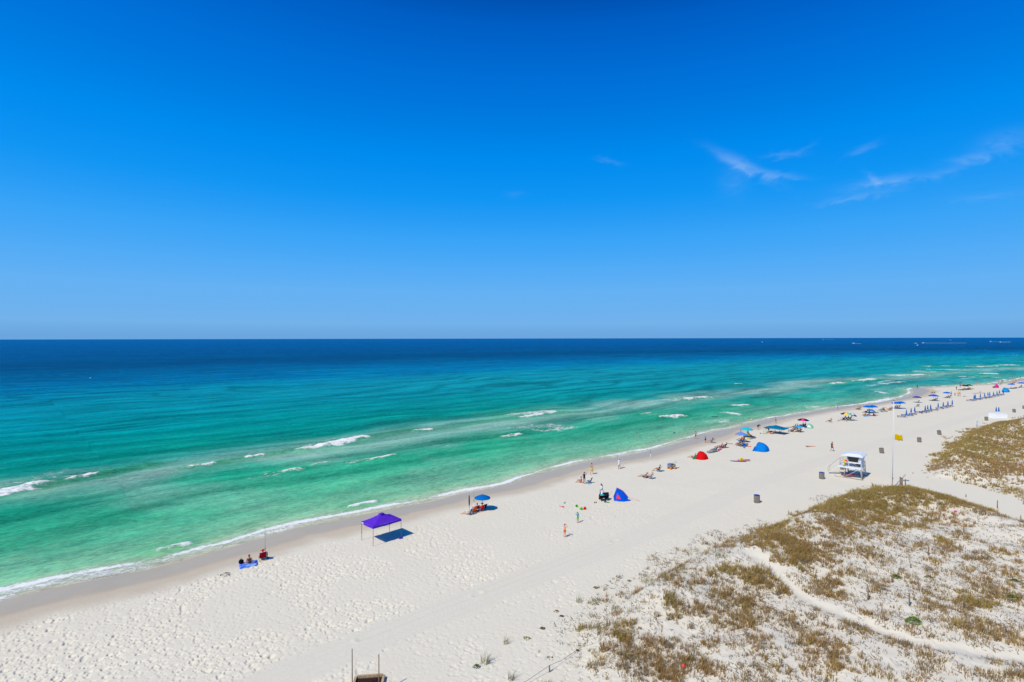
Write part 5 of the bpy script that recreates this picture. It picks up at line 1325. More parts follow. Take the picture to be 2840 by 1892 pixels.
# --- purple canopy
A_, B_, D_ = G(1004.3, 1498), G(1034.7, 1515.5), G(1113.5, 1491)
uA = (D_ - B_); uA.z = 0; wx_ = uA.length; uA.normalize(); vA = Vector((-uA.y, uA.x, 0)); wy_ = (A_ - B_).dot(vA)
print('canopy', wx_, wy_)
pc_ = thing('canopy_tent', 'purple pop-up canopy on four thin legs', 'canopy', B_, math.degrees(math.atan2(uA.y, uA.x)))
def canopy(t, wx, wy, hz, peak, m_, vent=True, val=.22, ridge=None):
    rows = []
    N = 12
    for i in range(N + 1):
        row = []
        for j in range(N + 1):
            x_, y_ = i / N, j / N
            e_ = min(x_, 1 - x_, y_, 1 - y_) * 2
            z = hz + (peak - hz) * (e_ ** 1.25) - .05 * math.sin(math.pi * x_) * math.sin(math.pi * y_) * (1 - e_)
            if ridge: z = hz + (peak - hz) * (min(y_, 1 - y_) * 2) ** .9
            row.append((x_ * wx, y_ * wy, z))
        rows.append(row)
    part('roof', MB().sheet(rows, .008).mesh('roof'), m_, t)
    for (x0, y0), (x1, y1) in (((0, 0), (wx, 0)), ((wx, 0), (wx, wy)), ((wx, wy), (0, wy)), ((0, wy), (0, 0))):
        part('valance', MB().sheet([[(x0 + (x1 - x0) * k / 6, y0 + (y1 - y0) * k / 6, hz - z_ * val - .015 * math.sin(math.pi * k / 6)) for k in range(7)] for z_ in (0, .5, 1)], .006).mesh('valance'), m_, t)
    for x_ in (.03, wx - .03):
        for y_ in (.03, wy - .03):
            lg = part('leg', MB().box((x_, y_, hz / 2 - .1), (.035, .035, hz + .15)).mesh('leg'), STEEL, t)
            part('slider', MB().box((x_, y_, hz * .42), (.055, .055, .07)).mesh('slider'), DARK, lg)
    if vent: part('vent', MB().sheet([[(wx / 2 + a, wy / 2 + b, peak + .02 - .34 * max(abs(a), abs(b))) for b in (-.26, -.13, 0, .13, .26)] for a in (-.26, -.13, 0, .13, .26)], .006).mesh('vent', True), m_, t)
    fr = MB()
    for (x0, y0), (x1, y1) in (((0, 0), (wx, 0)), ((wx, 0), (wx, wy)), ((wx, wy), (0, wy)), ((0, wy), (0, 0))):
        fr.tube((x0, y0, hz - .05), ((x0 + x1) / 2, (y0 + y1) / 2, hz - .3), .012, None, 5); fr.tube((x1, y1, hz - .05), ((x0 + x1) / 2, (y0 + y1) / 2, hz - .3), .012, None, 5)
    part('truss', fr.mesh('truss'), STEEL, t)
canopy(pc_, wx_, wy_, 2.0, 2.78, cloth('canopypurple', (94, 48, 196), tr=.12))
part('maker_label', MB().box((-.012, wy_ - .28, 1.90), (.012, .36, .10)).mesh('maker_label'), WHITE, pc_)
single('canopy_bag', MB().ell((0, 0, .09), (.26, .14, .1), None, 10, 6).mesh('canopy_bag', True), COL['purple'], (1111, 1494), 'small purple bag at the edge of the canopy shadow', 'bag', 20)

# --- blue umbrella group
umbrella((1338, 1415.5), ['blue'], 'open blue umbrella with a round shadow beside red chairs', 5, scale=.96)
closed_umbrella((1301.4, 1418.5), 'furled navy umbrella beside the open blue one', 'navy', FURL_N, 'furled umbrellas')
rod((1314.5, 1411), 'fishing rod between the navy and blue umbrellas', 3.1)
chair((1300.5, 1427), 'teal beach chair under the lying person with white cap', 'teal', 60); person((1299, 1427), 'recline', 78, {'shorts': 'white', 'cap': 'white'}, 'person in white cap stretched out in a teal chair', 0, 2)
chair((1312.5, 1422), 'orange and red beach chair left of the blue umbrella', 'red', 40, 'orange'); chair((1320, 1418), 'dark red beach chair in the middle of the umbrella group', 'darkred', 40)
person((1320, 1418), 'chair', 40, {'shorts': 'red', 'top': 'darkred'}, 'person in red sitting in the middle of the umbrella group', 0, 1)
chair((1334, 1417), 'red beach chair right under the blue umbrella pole', 'red', 40); person((1334, 1417), 'chair', 40, {'shorts': 'black', 'top': 'red', 'hat': 'straw'}, 'person in straw hat and red top under the blue umbrella', 1, 1)
chair((1341, 1414), 'dark navy beach chair at the umbrella shadow', 'navy', 40)
def box_thing(name, loc, d, m_, label, cat, rz=20, lid=None, group=None):
    t = thing(name, label, cat, loc if isinstance(loc, Vector) else G(*loc), rz, group)
    part('body', MB().box((0, 0, d[2] * .42), (d[0], d[1], d[2] * .84)).mesh('body'), m_, t); part('lid', MB().box((0, 0, d[2] * .92), (d[0] * 1.05, d[1] * 1.05, d[2] * .16)).mesh('lid'), lid or m_, t)
    part('handle', MB().path([(-d[0] * .5, 0, d[2] * .8), (-d[0] * .5, 0, d[2] * 1.25), (d[0] * .5, 0, d[2] * 1.25), (d[0] * .5, 0, d[2] * .8)], .012, 6).mesh('handle', True), lid or m_, t)
    return t
box_thing('cooler', (1326, 1418.5), (.5, .34, .34), COL['dkgrey'], 'dark cooler between the red chairs', 'cooler', 30, WHITE)

# --- children and their toys
person((1566.5, 1489.5), 'look', -38, {'shorts': 'orange'}, 'child in orange and blue shorts with arms raised to face', 0, 1, scale=.80)
person((1602.5, 1450), 'look', 20, {'shorts': 'lime', 'top': 'turq'}, 'small child in turquoise shirt and green shorts', 1, 1, scale=.70)
def spade(px_, py_, col, label, rz):
    t = thing('toy_spade', label, 'toy spade', G(px_, py_) + Vector((0, 0, .03)), rz, 'sand toys')
    part('blade', MB().sheet([[(x_ * .12, y_ * .16, .04 + .03 * x_ * x_) for x_ in (-1, 0, 1)] for y_ in (-1, 0, 1)], .02).mesh('blade'), COL[col], t); part('shaft', MB().path([(0, .15, .05), (0, .45, .06), (-.07, .5, .06), (.07, .5, .06)], .022, 6).mesh('shaft'), COL[col], t)
def bucket(px_, py_, col, label, rz=0, tip=70):
    t = thing('toy_bucket', label, 'toy bucket', G(px_, py_) + Vector((0, 0, .13)), rz, 'sand toys', 1.0, ('X', tip))
    part('pail', MB().lathe([(.02, -.13), (.10, -.13), (.15, .14), (.165, .14), (.165, .16), (.13, .15), (.085, -.10), (.0, -.10)], 14).mesh('pail', True), COL[col], t); part('handle', MB().path([(-.15, 0, .14), (-.12, .12, .2), (.12, .12, .2), (.15, 0, .14)], .012, 6).mesh('handle'), COL[col], t)
spade(1561, 1407, 'coral', 'red toy spade at the left of the sand diggings', 50); spade(1565, 1396, 'mint', 'pale green toy rake above the red toy spade', -20); bucket(1598.5, 1406, 'lime', 'left lime green toy bucket in the sand diggings', 20); bucket(1611, 1414, 'lime', 'right lime green toy bucket nearest the red toy', 60)
bucket(1621, 1413, 'red', 'small red toy bucket right of the green ones', 130); bucket(1678, 1393, 'teal', 'teal toy bucket in front of the black wagon', 10, 80); spade(1686, 1394.5, 'lime', 'lime green toy spade beside the teal toy bucket', 80)
single('shoe_pair', MB().ell((-.1, 0, .06), (.07, .15, .07), None, 8, 6).ell((.12, .1, .06), (.07, .15, .07), None, 8, 6).mesh('shoe_pair', True), COL['brown'], (1651, 1395), 'brown shoes left on the sand by the black wagon', 'shoes')

# --- woman in white cover-up, wagon and child tent
wc = person((1668.5, 1377), 'walk', 100, {'bra': 'grey', 'brief': 'white'}, 'woman in a long flowing white cover-up beside the black wagon', 1, 1, True)
J = POSES['walk']; rows = []
for i in range(8):
    u = i / 7; row = []
    for j in range(13):
        a = R(30) + (2 * math.pi - R(60)) * j / 12 + math.pi / 2
        r1, r2 = .19 + .30 * u ** 1.3, .13 + .34 * u ** 1.3
        row.append((r1 * math.cos(a) + .04 * math.sin(j * 2.2 + i * .4) * u, r2 * math.sin(a) - .28 * u ** 2, 1.18 - 1.08 * u))
    rows.append(row)
part('cover_up', MB().sheet(rows, .006).mesh('cover_up', True), COL['white'], wc); part('cover_top', PM['walk', 'longtop'], COL['white'], wc)
def wagon(loc, label, m_, rz, cargo, wheelm=None):
    t = thing('beach_wagon', label, 'wagon', loc if isinstance(loc, Vector) else G(*loc), rz, 'beach wagons')
    tub = MB(); tub.sheet([[(-.55, y_, .35 + z_) for y_, z_ in ((-.3, .35), (-.28, 0), (.28, 0), (.3, .35))], [(.55, y_, .35 + z_) for y_, z_ in ((-.3, .35), (-.28, 0), (.28, 0), (.3, .35))]], .02); tub.box((-.56, 0, .52), (.02, .6, .36)); tub.box((.56, 0, .52), (.02, .6, .36))
    part('tub', tub.mesh('tub'), m_, t); part('frame', MB().path([(-.6, -.31, .70), (.6, -.31, .70), (.6, .31, .70), (-.6, .31, .70), (-.6, -.31, .70)], .014, 6).mesh('frame', True), STEEL, t)
    wh = MB().lathe([(.05, -.06), (.17, -.07), (.19, 0), (.17, .07), (.05, .06)], 16).mesh('wheel', True); hb = MB().lathe([(.0, -.08), (.07, -.08), (.07, .08), (.0, .08)], 10).mesh('hub')
    for x_ in (-.42, .42):
        for y_ in (-.34, .34):
            w_ = part('wheel', wh, wheelm or DARK, t, (x_, y_, .18), (R(90), 0, 0)); part('hub', hb, STEEL, w_)
    part('handle', MB().path([(.6, 0, .35), (.95, 0, .75), (1.08, 0, 1.0), (1.08, -.12, 1.02), (1.08, .12, 1.02)], .014, 6).mesh('handle', True), STEEL, t)
    return t
wagon((1675, 1387), 'black beach wagon in front of the woman in white', COL['black'], 14, None)
single('folded_towel', MB().ell((0, 0, .08), (.32, .22, .10), None, 12, 6).mesh('folded_towel', True), COL['aqua'], G(1670, 1386.5) + Vector((0, -.05, .58)), 'aqua towel lying on the black wagon', 'towel', 20)
single('folded_chair', MB().box((0, 0, .0), (.9, .12, .35)).box((0, .08, .05), (.8, .05, .3)).mesh('folded_chair'), COL['dkgrey'], G(1679, 1386) + Vector((.05, .05, .72)), 'folded dark chair stowed on the black wagon', 'chair', 18)
kt = thing('play_tent', 'blue triangular play tent with a red window', 'tent', G(1726, 1390))
o3 = G(1726, 1390)
KA, KB, KC = (G(1703, 1389.5) - o3, G(1729, 1392) - o3, G(1750, 1389) - o3); KT = Vector((-.52, 1.0, 1.50)); KM = Vector((.30, .75, 1.08)); KD, KE = KC + Vector((-.2, 1.7, 0)), KA + Vector((.3, 2.0, 0))
def tri_part(name, pts, m_, t, th=.012, lab=None):
    pts = [Vector(q) for q in pts]; nn = (pts[1] - pts[0]).cross(pts[2] - pts[0]).normalized() * th / 2; k_ = len(pts)
    V_ = [q + nn for q in pts] + [q - nn for q in pts]
    F_ = [tuple(range(k_)), tuple(range(2 * k_ - 1, k_ - 1, -1))] + [(i, i + k_, (i + 1) % k_ + k_, (i + 1) % k_) for i in range(k_)]
    return part(name, MB().add(V_, F_).mesh(name), m_, t, label=lab)
PB = cloth('playblue', (12, 84, 200), tr=.12); PR = cloth('playred', (240, 62, 62), tr=.12)
f1 = tri_part('panel', [KA, KB, KT], PB, kt); tri_part('panel', [KB, KM, KT], PB, kt); tri_part('panel', [KB, KC, KM], PB, kt); tri_part('panel', [KC, KD, KM], PB, kt); tri_part('panel', [KM, KD, KT], PB, kt); tri_part('panel', [KA, KT, KE], PB, kt)
cw = (KA + KB) * .5 * .62 + KT * .38 + Vector((.05, -.03, 0)); wn_ = [KA * .62 + cw * .0 + KT * .18 + KB * .20, KA * .15 + KB * .67 + KT * .18, KA * .26 + KB * .18 + KT * .56]
nn_ = (KB - KA).cross(KT - KA).normalized(); nn_ = nn_ if nn_.y < 0 else -nn_
tri_part('window', [q + nn_ * .015 for q in wn_], PR, kt, lab='red triangular window')
tri_part('vent', [KB.lerp(KC, .55) + KM * .22 + nn_ * .03, KC * .92 + KM * .08 + nn_ * .03, KB.lerp(KC, .6) + KM * .38 + nn_ * .03], COL['white'], kt)
part('trim', MB().path([KT, KM + Vector((-.15, 0, .12)), KM, KC.lerp(KM, .5) + Vector((.03, 0, .04)), KC], .02, 6).mesh('trim', True), PR, kt); part('guy_line', MB().path([KC + Vector((-.2, .2, .35)), KC + Vector((.9, .0, .05)), KC + Vector((1.1, -.15, .02))], .012, 5).mesh('guy_line'), PR, kt)

# --- standing woman, sitting friend, walkers
person((1611, 1339), 'ground', 70, {'suit': 'coral'}, 'person in a patterned swimsuit sitting beside the standing woman', 1, 1)
person((1620.5, 1342), 'handhead', -30, {'suit': 'navy'}, 'woman in navy swimsuit standing with a hand on her head', 2, 1, True, .98)
chair((1634, 1339), 'empty blue-grey beach chair right of the woman in navy', 'steel', 55); towel([(1626, 1340), (1634, 1338), (1641, 1342), (1631, 1344)], 'white towel spread in front of the blue-grey chair', COL['ltblue'])
person((1641, 1316), 'walk', -35, {'shorts': 'yellow'}, 'man in yellow swim shorts walking along the wet sand', 1, 0, scale=1.02)
person((1717.7, 1301), 'hold', 25, {'shorts': 'white', 'longtop': 'white', 'hat': 'white'}, 'man in white clothes and white hat fishing at the wet sand', 2, 0, scale=1.03)
hr = MB().path([(0, 0, 0), (.1, .9, 1.0), (.25, 2.2, 2.3)], [.014, .010, .005], 6).mesh('fishing_rod', True)
single('fishing_rod', hr, plain('rod_grey', (90, 92, 90), .5), G(1717.7, 1301) + Vector((-.15, .34, 1.2)), 'long fishing rod held by the man in white', 'fishing rod', group='fishing rods standing by the water')
rod((1804, 1270), 'fishing rod planted alone in the wet sand', 3.2)
chair((1787, 1323.5), 'low beach chair of the left straw-hatted sunbather', 'navy', 62); person((1786.5, 1323.5), 'recline', 66, {'brief': 'plum', 'bra': 'coral', 'hat': 'straw'}, 'left of two sunbathers in straw hats, lying back', 1, 2)
chair((1804.5, 1327.5), 'pale blue beach chair of the right straw-hatted sunbather', 'ltblue', 62); person((1804, 1327.5), 'chair', 66, {'brief': 'aqua', 'bra': 'navy', 'hat': 'straw'}, 'right of two sunbathers in straw hats, sitting up', 1, 2)
towel([(1787, 1321), (1796, 1319), (1800, 1324), (1791, 1327)], 'patterned towel between the two straw-hatted sunbathers', COL['plum'])
chair((1827, 1307.5), 'blue-grey padded beach chair of the man in black shirt', 'steel', 72, scale=1.1); person((1826, 1307), 'chair', 76, {'shorts': 'dkgrey', 'top': 'black'}, 'man in black shirt sitting in a padded blue-grey chair', 1, 0)
wagon((1862, 1300.5), 'loaded beach wagon with fat orange wheels', COL['grey'], 25, None, plain('wheel_orange', (246, 150, 20), .5))
box_thing('cooler', G(1857, 1299) + Vector((0, 0, .36)), (.6, .4, .4), plain('cooler_white', (220, 228, 236), .5), 'white and blue cooler on the orange-wheeled wagon', 'cooler', 25, plain('cooler_blue', (60, 120, 200), .5))
chair(G(1866, 1299.5) + Vector((0, 0, .5)), 'dark folded chair strapped on the orange-wheeled wagon', 'black', 70); single('duffel_bag', MB().ell((0, 0, .16), (.34, .2, .18), None, 12, 8).mesh('duffel_bag', True), COL['khaki'], G(1868, 1300.5) + Vector((.05, -.1, .38)), 'beige bag on the right end of the loaded wagon', 'bag', 25)

# --- shade shelters made of tipped umbrellas
def shelter(loc, cols, label, rz, tilt, zc, g=GORE_D, scale=1.0, skip=(), name='beach_shelter', cat='beach tent', group='tipped beach shelters', sink=0.0):
    t = thing(name, label, cat, (loc if isinstance(loc, Vector) else G(*loc)) - Vector((0, 0, sink)), rz, group, scale, tilt)
    for i in range(8):
        if i in skip: continue
        part('panel', g, COL[cols[i % len(cols)]], t, (0, 0, zc), (0, 0, 2 * math.pi * (i + .5) / 8))
    part('pole', MB().tube((0, 0, zc - .7), (0, 0, zc + .95), .02).mesh('pole', True), STEEL, t)
    return t
def half_shelter(loc, cols, label, rz, rx, ry, hz_, lean_, flap=None, seg=8):
    """a half-dome shelter: gores fanned from side to side over an arc, open towards the sea"""
    if not isinstance(loc, Vector): loc = G(*loc)
    t = thing('beach_shelter', label, 'beach tent', loc, rz, 'half-dome beach shelters')
    def pt(i, j):
        a = math.pi * i / seg; v = j / 6
        r_ = math.cos(v * math.pi / 2)
        return (rx * math.cos(a) * (1 - .25 * v), ry * (math.sin(v * math.pi / 2) * .9 - .25) , max(-.02, hz_ * math.sin(a) * r_ ** .8)) if False else (rx * math.cos(a) * (r_ ** .55), -ry * math.sin(v * math.pi / 2) + .15, max(-.03, hz_ * math.sin(a) * (r_ ** .75) + lean_ * v * 0))
    for i in range(seg):
        rows = [[tuple(Vector(pt(i, j)).lerp(Vector(pt(i + 1, j)), k / 3) + Vector((0, 0, -.03 * math.sin(math.pi * k / 3)))) for k in range(4)] for j in range(7)]
        part('panel', MB().sheet(rows, .006).mesh('panel', True), COL[cols[i % len(cols)]], t)
    part('hoop', MB().path([pt(i, 0) for i in range(seg + 1)], .014, 6).mesh('hoop', True), STEEL, t)
    if flap:
        for s_, c_ in flap: part('side_flap', MB().sheet([[(s_ * (rx - .03), .12, .0), (s_ * (rx * .78), .12, hz_ * .6)], [(s_ * (rx + .35), .55, .0), (s_ * (rx * .85), .4, hz_ * .5)]], .006).mesh('side_flap'), COL[c_], t)
    return t
half_shelter((1944, 1272), ['red'], 'red shelter with white and green flaps at its left', 32, 1.15, 1.25, 1.30, 0, [(-1, 'white'), (1, 'red'), (-1.12, 'green')])
person((1921, 1269.5), 'recline', 80, {'shorts': 'khaki'}, 'person lying at the left side of the red shelter', 0, 0)
half_shelter((2107, 1249), ['bluetent'], 'large plain blue shelter with rounded back', 38, 1.40, 1.75, 1.55, 0, [(1, 'royal'), (-1, 'royal')])
half_shelter((2245.5, 1187.5), ['mint', 'mint', 'white', 'mint'], 'small pale green dome tent', 30, .95, .85, 1.05, 0)
half_shelter((2787, 1087.5), ['cyan', 'bluetent'], 'light blue shelter behind the end of the far lounger row', 20, 1.7, 1.4, 1.75, 0)
half_shelter((2764, 1075), ['pink', 'magenta'], 'bright pink pop-up shade near the water', 10, .8, .8, 1.5, 0)

# --- chairs and people between the red shelter and the blue one
person((1930, 1217), 'walk', 40, {'shorts': 'dkgreen'}, 'man in dark green shorts stepping into the swash', 1, 0, dz=-.05)
person((1956.5, 1228), 'stand', 30, {'shorts': 'black'}, 'boy in black shorts standing on the wet sand', 1, 0, scale=.82)
chair((1976, 1228.5), 'white and black beach chair at the water line', 'white', 70, 'black'); person((1972.5, 1228.5), 'chair', 75, {'suit': 'navy'}, 'person in dark swimsuit sitting in the chair at the water line', 1, 0, True)
chair((1964.5, 1256.5), 'empty dark blue chair beside the lime green chair', 'steel', 60); chair((1971.5, 1255.5), 'empty lime green beach chair', 'lime', 60)
for i, (x_, y_, ps_, w_, lb, c_) in enumerate(((1979, 1253.5, 'chair', {'shorts': 'navy', 'top': 'steel'}, 'person in dark blue shirt next to the lime green chair', 'navy'), (1985, 1251.5, 'chair', {'shorts': 'black', 'top': 'black', 'cap': 'red'}, 'person in black with red cap in the chair row', 'steel'),
        (1999, 1243, 'chair', {'top': 'darkred', 'shorts': 'red'}, 'person in dark red in the middle of the chair row', 'darkred'), (2003.5, 1242.5, 'recline', {'suit': 'coral'}, 'person in coral swimsuit reclining in the chair row', 'red'), (2011, 1241.5, 'chair', {'top': 'dkgrey', 'shorts': 'black'}, 'person in grey at the right end of the chair row', 'black'))):
    chair((x_, y_), 'folding chair of the ' + lb, c_, 62); person((x_, y_), ps_, 62, w_, lb, 1 + i % 2, i % 3)
towel([(1989, 1247), (1998, 1244), (2003, 1247), (1993, 1250)], 'pink towel in front of the chair row', COL['pink'])
def board(loc, label, col, L_, w_, rz, name='bodyboard', cat='board', group='boards lying on the sand'):
    h_ = L_ / 2
    return single(name, MB().path([(0, -h_, .07), (0, -h_ * .9, .05), (0, -h_ * .3, .04), (0, h_ * .5, .045), (0, h_ * .9, .08), (0, h_, .13)], [(.04, .02), (w_ * .36, .035), (w_ / 2, .045), (w_ * .44, .045), (w_ * .2, .035), (.02, .015)], 12, xdir=(1, 0, 0)).mesh(name, True), COL[col] if isinstance(col, str) else col, loc, label, cat, rz, group)
board((2023, 1231), 'orange board lying by the wet sand', 'orange', 1.3, .5, 75); board((2047, 1280), 'long purple paddleboard lying in front of the pink one', 'plum', 2.6, .65, 80, 'paddleboard'); board((2062, 1276.5), 'magenta paddleboard crossing behind the yellow vest', 'magenta', 2.4, .6, 100, 'paddleboard'); board((2068, 1279.5), 'dark brown paddle lying beside the magenta board', 'brown', 1.9, .22, 100, 'paddle', 'paddle')
single('life_vest', MB().box((0, 0, .2), (.5, .28, .35)).ell((0, 0, .4), (.22, .16, .14), None, 10, 6).mesh('life_vest'), COL['yellow'], (2056, 1278), 'yellow life vest lying on the paddleboards', 'life vest', 20)

# --- turquoise and periwinkle umbrellas with their party
umbrella((2070.6, 1213.5), ['aqua'], 'turquoise umbrella with a flat wide canopy', 12, g=GORE_B, zc=1.70); umbrella((2055, 1226.5), ['peri'], 'pale blue umbrella in front of the turquoise one', 20, g=GORE_B, zc=1.55, tilt=('Y', 8))
for i, (x_, y_, ps_, f_, w_, lb) in enumerate(((2074.5, 1212, 'stand', 70, {'top': 'brown', 'shorts': 'brown'}, 'person in brown standing beneath the turquoise umbrella'), (2080, 1213.5, 'chair', -60, {'top': 'yellow', 'shorts': 'brown'}, 'person in yellow seated under the turquoise umbrella'), (2087, 1214.5, 'recline', -70, {'suit': 'plum'}, 'person in purple stretched out right of the yellow one'),
        (2051, 1207.5, 'chair', 60, {'top': 'teal', 'shorts': 'steel'}, 'person in teal behind the pale blue umbrella'), (2056, 1221, 'recline', 70, {'suit': 'coral'}, 'person in coral in the shade of the pale blue umbrella'), (2064, 1220, 'ground', 60, {'brief': 'red', 'bra': 'red'}, 'person in red sitting right under the pale blue umbrella'),
        (2050, 1236, 'chair', 55, {'top': 'navy', 'shorts': 'black'}, 'person in navy in front of the pale blue umbrella'), (2056, 1238.5, 'chair', 50, {'top': 'steel', 'shorts': 'black', 'cap': 'navy'}, 'person with navy cap beside the blue cool box'))):
    person((x_, y_), ps_, f_, w_, lb, 1 + i % 3, i % 3)
chair((2050, 1236), 'navy chair in front of the pale blue umbrella', 'navy', 55); chair((2056, 1238.5), 'blue chair next to the blue cool box', 'blue', 50); chair((2045, 1233), 'dark chair at the left of the umbrella party', 'dkgrey', 50); chair((2062, 1232), 'reclined navy chair with a high back in the party', 'navy', 70, scale=1.15)
towel([(2062, 1231), (2073, 1230), (2077, 1233), (2064, 1234)], 'mauve towel behind the blue cool box', COL['plum']); towel([(2074, 1217), (2090, 1214), (2098, 1216), (2080, 1219)], 'grey and pink blanket under the turquoise umbrella', COL['grey']); towel([(2070, 1216), (2077, 1215), (2079, 1217.5), (2071, 1218)], 'yellow and green towel under the turquoise umbrella', COL['yellow'])
box_thing('cooler', (2064, 1239), (.6, .45, .55), plain('coolbox_blue', (16, 96, 190), .5), 'blue cool box left of the orange bag', 'cooler', 10); single('tote_bag', MB().ell((0, 0, .25), (.3, .2, .28), None, 10, 7).mesh('tote_bag', True), COL['khaki'], (2070, 1238), 'striped tote bag between cool box and orange float', 'bag')
board((2077, 1239), 'orange float beside the large blue shelter', 'orange', .9, .5, 80, 'float', 'float'); towel([(2061, 1241.5), (2067, 1241), (2068, 1243), (2062, 1243.5)], 'small dark red towel in front of the cool box', COL['darkred'])
person((2102.5, 1191.5), 'bend', -80, {'top': 'navy', 'shorts': 'navy'}, 'person in navy bending down by the wet sand', 1, 0); person((2151.5, 1174.5), 'walk', -30, {'top': 'pink', 'shorts': 'grey'}, 'child in pink shirt running along the wet sand', 1, 0, scale=.78)

# --- teal canopy and the crowd beside it
L_, Fq, Rq = G(2136, 1202), G(2172, 1207.5), G(2187.5, 1203)
uu = Rq - Fq; uu.z = 0; wxx = uu.length; uu.normalize(); vv = Vector((-uu.y, uu.x, 0))
tc_ = thing('canopy_tent', 'low teal canopy with a long sagging roof', 'canopy', Fq, math.degrees(math.atan2(uu.y, uu.x)))
canopy(tc_, max(2.4, wxx), 4.2, 1.25, 1.85, cloth('canopyteal', (0, 112, 152), tr=.12), False, .12)
person((2130.5, 1201.5), 'bend', 60, {'top': 'green', 'shorts': 'black'}, 'man in bright green shirt bending beside the teal canopy', 1, 3, scale=1.05); person((2138.5, 1204), 'recline', 60, {'shorts': 'orange', 'bra': 'orange'}, 'person in orange lying at the canopy corner', 0, 1)
board((2121, 1203.5), 'lime green float left of the teal canopy', 'lime', 1.3, .55, 95, 'float', 'float'); chair((2156, 1203.5), 'left black chair in the shade of the teal canopy', 'black', 50); chair((2161, 1203), 'right black chair in the shade of the teal canopy', 'black', 50); chair((2144, 1202.5), 'pale reclined chair just left of the canopy leg', 'grey', 70)
single('beach_ball', MB().ell((0, 0, .14), (.14, .14, .14), None, 12, 8).mesh('beach_ball', True), COL['khaki'], (2109, 1203.5), 'small grey-green ball left of the lime float', 'ball')
umbrella((2227.5, 1184.5), ['navy', 'pink', 'navy', 'plum'], 'navy and pink umbrella above the seated crowd', 12, g=GORE_B)
umbrella((2216.5, 1198.5), ['cyan'], 'small turquoise umbrella set low over a dark chair', 10, zc=1.45, scale=.80)
for i, (x_, y_, ps_, f_, w_, lb) in enumerate(((2202.5, 1188, 'chair', 50, {'top': 'steel', 'shorts': 'navy'}, 'person in grey-blue at the left of the seated crowd'), (2209, 1190, 'chair', 50, {'suit': 'darkred', 'hat': 'straw'}, 'person in dark red with straw hat in the seated crowd'), (2211.5, 1196, 'stand', 50, {'shorts': 'brown', 'top': 'brown'}, 'person in brown standing behind the small turquoise umbrella'),
        (2197.5, 1198, 'chair', 45, {'top': 'orange', 'shorts': 'black'}, 'person in orange seated right of the teal canopy'), (2217.5, 1199, 'chair', 45, {'top': 'black', 'shorts': 'black'}, 'person in black under the small turquoise umbrella'), (2218, 1188, 'ground', 40, {'suit': 'coral'}, 'person in coral behind the small turquoise umbrella'),
        (2224, 1184, 'chair', 45, {'top': 'white', 'shorts': 'navy'}, 'person in white under the navy and pink umbrella'), (2230.5, 1184, 'chair', 45, {'top': 'dkgrey', 'shorts': 'steel'}, 'person in grey beside the pale green dome tent'))):
    person((x_, y_), ps_, f_, w_, lb, 1 + i % 2, i % 4)
    if ps_ == 'chair': chair((x_, y_), 'folding chair of the ' + lb, ('steel', 'navy', 'black', 'dkgrey', 'black', 'red', 'navy', 'blue')[i], f_)
single('folding_table', MB().box((0, 0, .5), (1.0, .6, .04)).tube((-.4, -.2, 0), (-.4, -.2, .5), .02).tube((.4, -.2, 0), (.4, -.2, .5), .02).tube((-.4, .2, 0), (-.4, .2, .5), .02).tube((.4, .2, 0), (.4, .2, .5), .02).mesh('folding_table'), DARK, (2204, 1198), 'low dark table in front of the person in orange', 'table', 15)
towel([(2190, 1195), (2196, 1194), (2198, 1197), (2191, 1198)], 'turquoise towel at the right canopy leg', COL['aqua']); towel([(2176, 1185.5), (2191, 1184), (2196, 1186), (2180, 1187)], 'lilac blanket spread behind the teal canopy', COL['ltblue']); towel([(2230, 1185), (2237, 1184), (2239, 1187), (2231, 1188)], 'pale blue towel left of the green dome tent', COL['sky'])
towel([(2236, 1237), (2242, 1236.5), (2246, 1239.5), (2239, 1240.5)], 'dark blue towel under the sunbather lying alone', COL['navy']); person((2247, 1239), 'lie', -95, {'brief': 'coral'}, 'sunbather lying alone on open sand left of the walking man', 0, 1)
person((2307.5, 1252), 'walk', -75, {'shorts': 'darkred', 'top': 'dkgrey'}, 'man in dark shirt and red shorts walking behind the tower', 1, 0, scale=1.04)

# --- middle distance
person((2323.6, 1136), 'stand', 60, {'bra': 'coral', 'brief': 'coral'}, 'woman in coral bikini standing at the water line', 1, 0)
for x_, y_, lb in ((2379, 1137, 'left'), (2384, 1136.5, 'right')):
    chair((x_, y_), f'{lb} chair of the couple sitting near the water', 'black', 65); person((x_, y_), 'chair', 65, {'shorts': 'dkgrey', 'bra': 'coral' if lb == 'left' else 'pink'}, f'{lb} person of the couple in chairs near the water', 1, 0)
chair((2302, 1171), 'dark chair of the man sitting alone', 'dkgrey', 68); person((2301.5, 1171), 'chair', 70, {'shorts': 'black'}, 'man sitting alone in a chair left of the empty one', 1, 1)
chair((2330, 1166), 'empty white beach chair with high back', 'white', 70, scale=1.1); towel([(2322, 1167), (2327, 1166.5), (2328, 1168), (2323, 1168.5)], 'grey towel before the empty white chair', COL['grey'])
umbrella((2346, 1166), ['navy', 'yellow', 'mint', 'orange'], 'striped navy, yellow and green umbrella', 12, g=GORE_B); umbrella((2359, 1166.5), ['blue', 'white'], 'blue and white tilted umbrella behind the striped one', 10, zc=1.50, tilt=('Y', 22))
for i, (x_, y_, w_, lb) in enumerate(((2341, 1164.5, {'top': 'plum', 'shorts': 'black'}, 'left person under the striped umbrella'), (2350, 1164, {'top': 'dkgrey', 'shorts': 'navy'}, 'middle person under the striped umbrella'), (2357.5, 1164, {'top': 'steel', 'shorts': 'navy'}, 'right person under the blue and white umbrella'))):
    person((x_, y_), 'chair', 55, w_, lb, 1 + i, i); chair((x_, y_), 'chair of the ' + lb, 'navy', 55)
